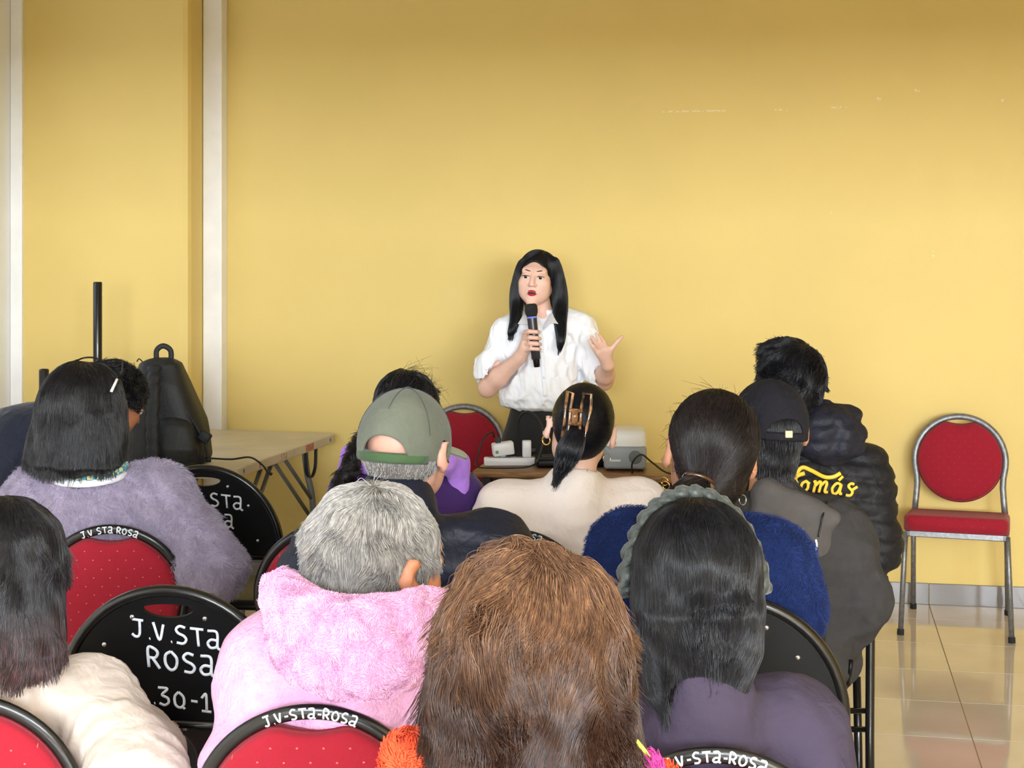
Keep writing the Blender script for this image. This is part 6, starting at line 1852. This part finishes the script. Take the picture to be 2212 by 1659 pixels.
# -- woman in cream shirt with long dark hair, reddish at the ends
s = Seated(CH['L'], 'woman in cream shirt with long dark hair, reddish at the ends', (12, 1226), 2.84, yaw=-12, roll=4, hs=1.10, back=0.235,
           shL=(-215, 1530), shR=(192, 1530), shY=2.76, elR=(292, 1690, 2.74), elL=(-320, 1700, 2.78), skin_m='fair', shift=0.07)
s.body(0.0085).trousers()
F = s.coat_field(0.032, 0.0085, chest=0.165, waist=0.16, up=0.056, lo=0.052); folds(F, 150, 0.009, 0.004, (30, 30, 34), (90, 90, 40)); s.neck_hole(F, 0.060)
field_obj('shirt', F, cloth('cream_cotton', lin(208, 193, 179), 0.8, var=0.06, bump=0.3, bump_scale=60), s.root, 1)
F = hair_field(s, (-0.22, -0.3, -0.36), (0.26, 0.22, 0.17), 0.006); H = H_(s)
F.add(H(ell((0, -0.02, 0.022), (0.092, 0.114, 0.097))), 0)
F.add(H(loft([(-0.145, 0.03, -0.07, 0.085, 0.05), (-0.115, 0.02, -0.06, 0.112, 0.08), (-0.06, 0.005, -0.045, 0.112, 0.10), (0.0, 0, -0.03, 0.100, 0.11), (0.06, 0, -0.02, 0.07, 0.09)], 2.2, 0.02)), 0.03)
F.cut(H(ell((0, 0.13, -0.06), (0.062, 0.10, 0.12))), 0.01).cut(H(rbox((0, 0.12, -0.2), (0.07, 0.11, 0.14))), 0.01)
o, v, q = field_obj('hair', F, HB['redtip'], s.root, 1)
strands('strands', F, v, q, cap_flow(s, (0, 0.0, 0.12), 1.5, 0.5, 0.05), 26000, 0.16, 14, 0.0003, 0.005, HM['redtip'], o, 51, bad=no_face(s), wave=0.22, tip_free=0.1, overshoot=0.03)

# -- woman in plum sweatshirt, braided headband
s = Seated(CH['K'], 'woman in plum sweatshirt with long black hair and grey braided headband', (1500, 1252), 2.60, yaw=4, pitch=-12, roll=0, hs=1.11,
           shL=(1345, 1580), shR=(1715, 1570), shY=2.52, elR=(1765, 1760, 2.54), skin_m='tan', shift=0.0, back=0.235)
s.body(0.0085).trousers(DENIM)
F = s.coat_field(0.022, 0.0085, chest=0.165, waist=0.15, depth=0.085, up=0.056, lo=0.05); folds(F, 160, 0.006, 0.002); s.neck_hole(F, 0.060)
field_obj('sweatshirt', F, cloth('plum_jersey', lin(64, 56, 74), 0.92, sheen=0.0, var=0.08, bump=0.25, bump_scale=400), s.root, 1)
F = hair_field(s, (-0.2, -0.32, -0.38), (0.2, 0.22, 0.17), 0.006); H = H_(s)
F.add(H(ell((0, -0.02, 0.022), (0.090, 0.113, 0.096))), 0)
Rl = np.array(s.R).T
F.add(loft([(s.hc[2] - 0.205, s.hc[0] - 0.015, s.hc[1] - 0.110, 0.030, 0.012), (s.hc[2] - 0.16, s.hc[0] - 0.01, s.hc[1] - 0.10, 0.070, 0.028), (s.hc[2] - 0.10, s.hc[0], s.hc[1] - 0.08, 0.092, 0.055), (s.hc[2] - 0.03, s.hc[0], s.hc[1] - 0.045, 0.104, 0.10), (s.hc[2] + 0.04, s.hc[0], s.hc[1] - 0.02, 0.08, 0.09)], 2.2, 0.02), 0.03)
F.cut(H(ell((0, 0.13, -0.06), (0.062, 0.10, 0.12))), 0.01).cut(H(rbox((0, 0.12, -0.2), (0.09, 0.11, 0.14))), 0.01)
o, v, q = field_obj('hair', F, HB['black'], s.root, 1)
_cf = cap_flow(s, (0.01, 0.02, 0.12), 1.4, 0.6)
def taper(p):
    f = _cf(p); low = np.clip((s.hc[2] - 0.04 - p[:, 2]) / 0.10, 0, 1)
    f[:, 0] -= low * (p[:, 0] - s.hc[0] + 0.015) * 9.0
    return f
strands('strands', F, v, q, taper, 30000, 0.20, 16, 0.0003, 0.005, HM['black'], o, 53, bad=no_face(s), wave=0.2, tip_free=0.4, overshoot=0.03)
hb = cloth('grey_satin', lin(74, 80, 76), 0.4, var=0.5, var_scale=80)
bm = bmesh.new()
N = 26
for st in (0, math.pi):
    pl = []
    for i in range(N * 3):
        a = math.radians(4 + 172 * i / (N * 3 - 1)); w = 0.009 * math.sin(i * 0.62 + st)
        pl.append(to_head(s.R, s.hc, s.hs, ((0.106 + 0.004 * math.cos(i * 0.62 + st)) * math.cos(a), 0.004 + w, -0.03 + (0.158 + 0.004 * math.cos(i * 0.62 + st)) * math.sin(a))))
    tube(bm, pl, [0.0095 + 0.003 * math.sin(i * 1.24) for i in range(N * 3)], 8)
bm_obj('headband', bm, hb, s.root, True)

# -- woman with wavy auburn hair, nearest to the camera
s = Seated(CH['J'], 'woman with wavy auburn hair and a bright woven collar', (1142, 1396), 1.86, yaw=2, pitch=-4, roll=0, hs=1.02,
           shL=(935, 1790), shR=(1350, 1790), shY=1.86, skin_m='tan')
s.body(0.0085).trousers()
F = s.coat_field(0.03, 0.0085, chest=0.16, waist=0.16); folds(F, 170); s.neck_hole(F, 0.060)
wov = cloth('woven_dark', lin(30, 28, 34), 0.9)
o, v, q = field_obj('jacket', F, wov, s.root, 1)
F = hair_field(s, (-0.2, -0.24, -0.26), (0.2, 0.2, 0.18), 0.006); H = H_(s)
F.add(H(ell((0, -0.015, 0.020), (0.092, 0.112, 0.095))), 0)
F.add(H(loft([(-0.150, 0.0, -0.045, 0.108, 0.075), (-0.11, 0, -0.045, 0.114, 0.095), (-0.04, 0, -0.035, 0.110, 0.108), (0.03, 0, -0.025, 0.100, 0.108), (0.07, 0, -0.015, 0.070, 0.085)], 2.1, 0.03)), 0.03)
F.cut(H(ell((0, 0.13, -0.06), (0.062, 0.10, 0.12))), 0.01).cut(H(rbox((0, 0.12, -0.17), (0.07, 0.10, 0.11))), 0.01)
n = noise3(79, (70, 70, 40)); n2_ = noise3(80, (150, 150, 60)); F.warp(lambda x, y, z: 0.005 * n(x, y, z) + 0.0025 * n2_(x, y, z))
o2, v, q = field_obj('hair', F, HB['auburn'], s.root, 1)
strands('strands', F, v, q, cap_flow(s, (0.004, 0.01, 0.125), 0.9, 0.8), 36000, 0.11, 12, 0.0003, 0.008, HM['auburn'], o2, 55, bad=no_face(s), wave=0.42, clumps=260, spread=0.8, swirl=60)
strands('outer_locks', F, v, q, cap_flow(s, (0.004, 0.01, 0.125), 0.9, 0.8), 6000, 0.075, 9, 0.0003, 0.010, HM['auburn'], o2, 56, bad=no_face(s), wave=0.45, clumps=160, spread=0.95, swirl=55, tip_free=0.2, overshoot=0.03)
cols = [lin(236, 84, 44), lin(60, 150, 140), lin(196, 60, 140), lin(232, 206, 84)]
pm_ = [cloth('yarn_%d' % k, c, 0.95) for k, c in enumerate(cols)]
tags = [('pompom', (893, 1640, 1.80), 0.034, 0), ('pompom', (1395, 1668, 1.82), 0.018, 2), ('pompom', (1432, 1690, 1.84), 0.018, 0)]
for nm, c_, r_, k in tags:
    c_ = s.q(*c_); F = Field(c_ - r_ * 1.6, c_ + r_ * 1.6, 0.005); F.add(ell(c_, (r_, r_, r_ * 0.95)), 0)
    po, v, q = field_obj(nm, F, pm_[k], o, 1)
    fur('yarn', F, v, q, 3500, 0.005, 0.0009, hair_mat('yarn_pile_%d' % k, [(0, tuple(x * 0.8 for x in cols[k][:3]) + (1,)), (1, cols[k])], 0.9), po, (0, 0, 0), 60 + k, 1.5)
for j, (a, b, k) in enumerate((((1372, 1600, 1.80), (1405, 1640, 1.82), 3), ((1395, 1640, 1.81), (1440, 1672, 1.83), 0), ((858, 1625, 1.83), (848, 1670, 1.83), 2))):
    bm = bmesh.new(); tube(bm, [s.q(*a), s.q(*b)], 0.006, 6, flat=(1, 0.5)); bm_obj('woven_band', bm, pm_[k], o, True)
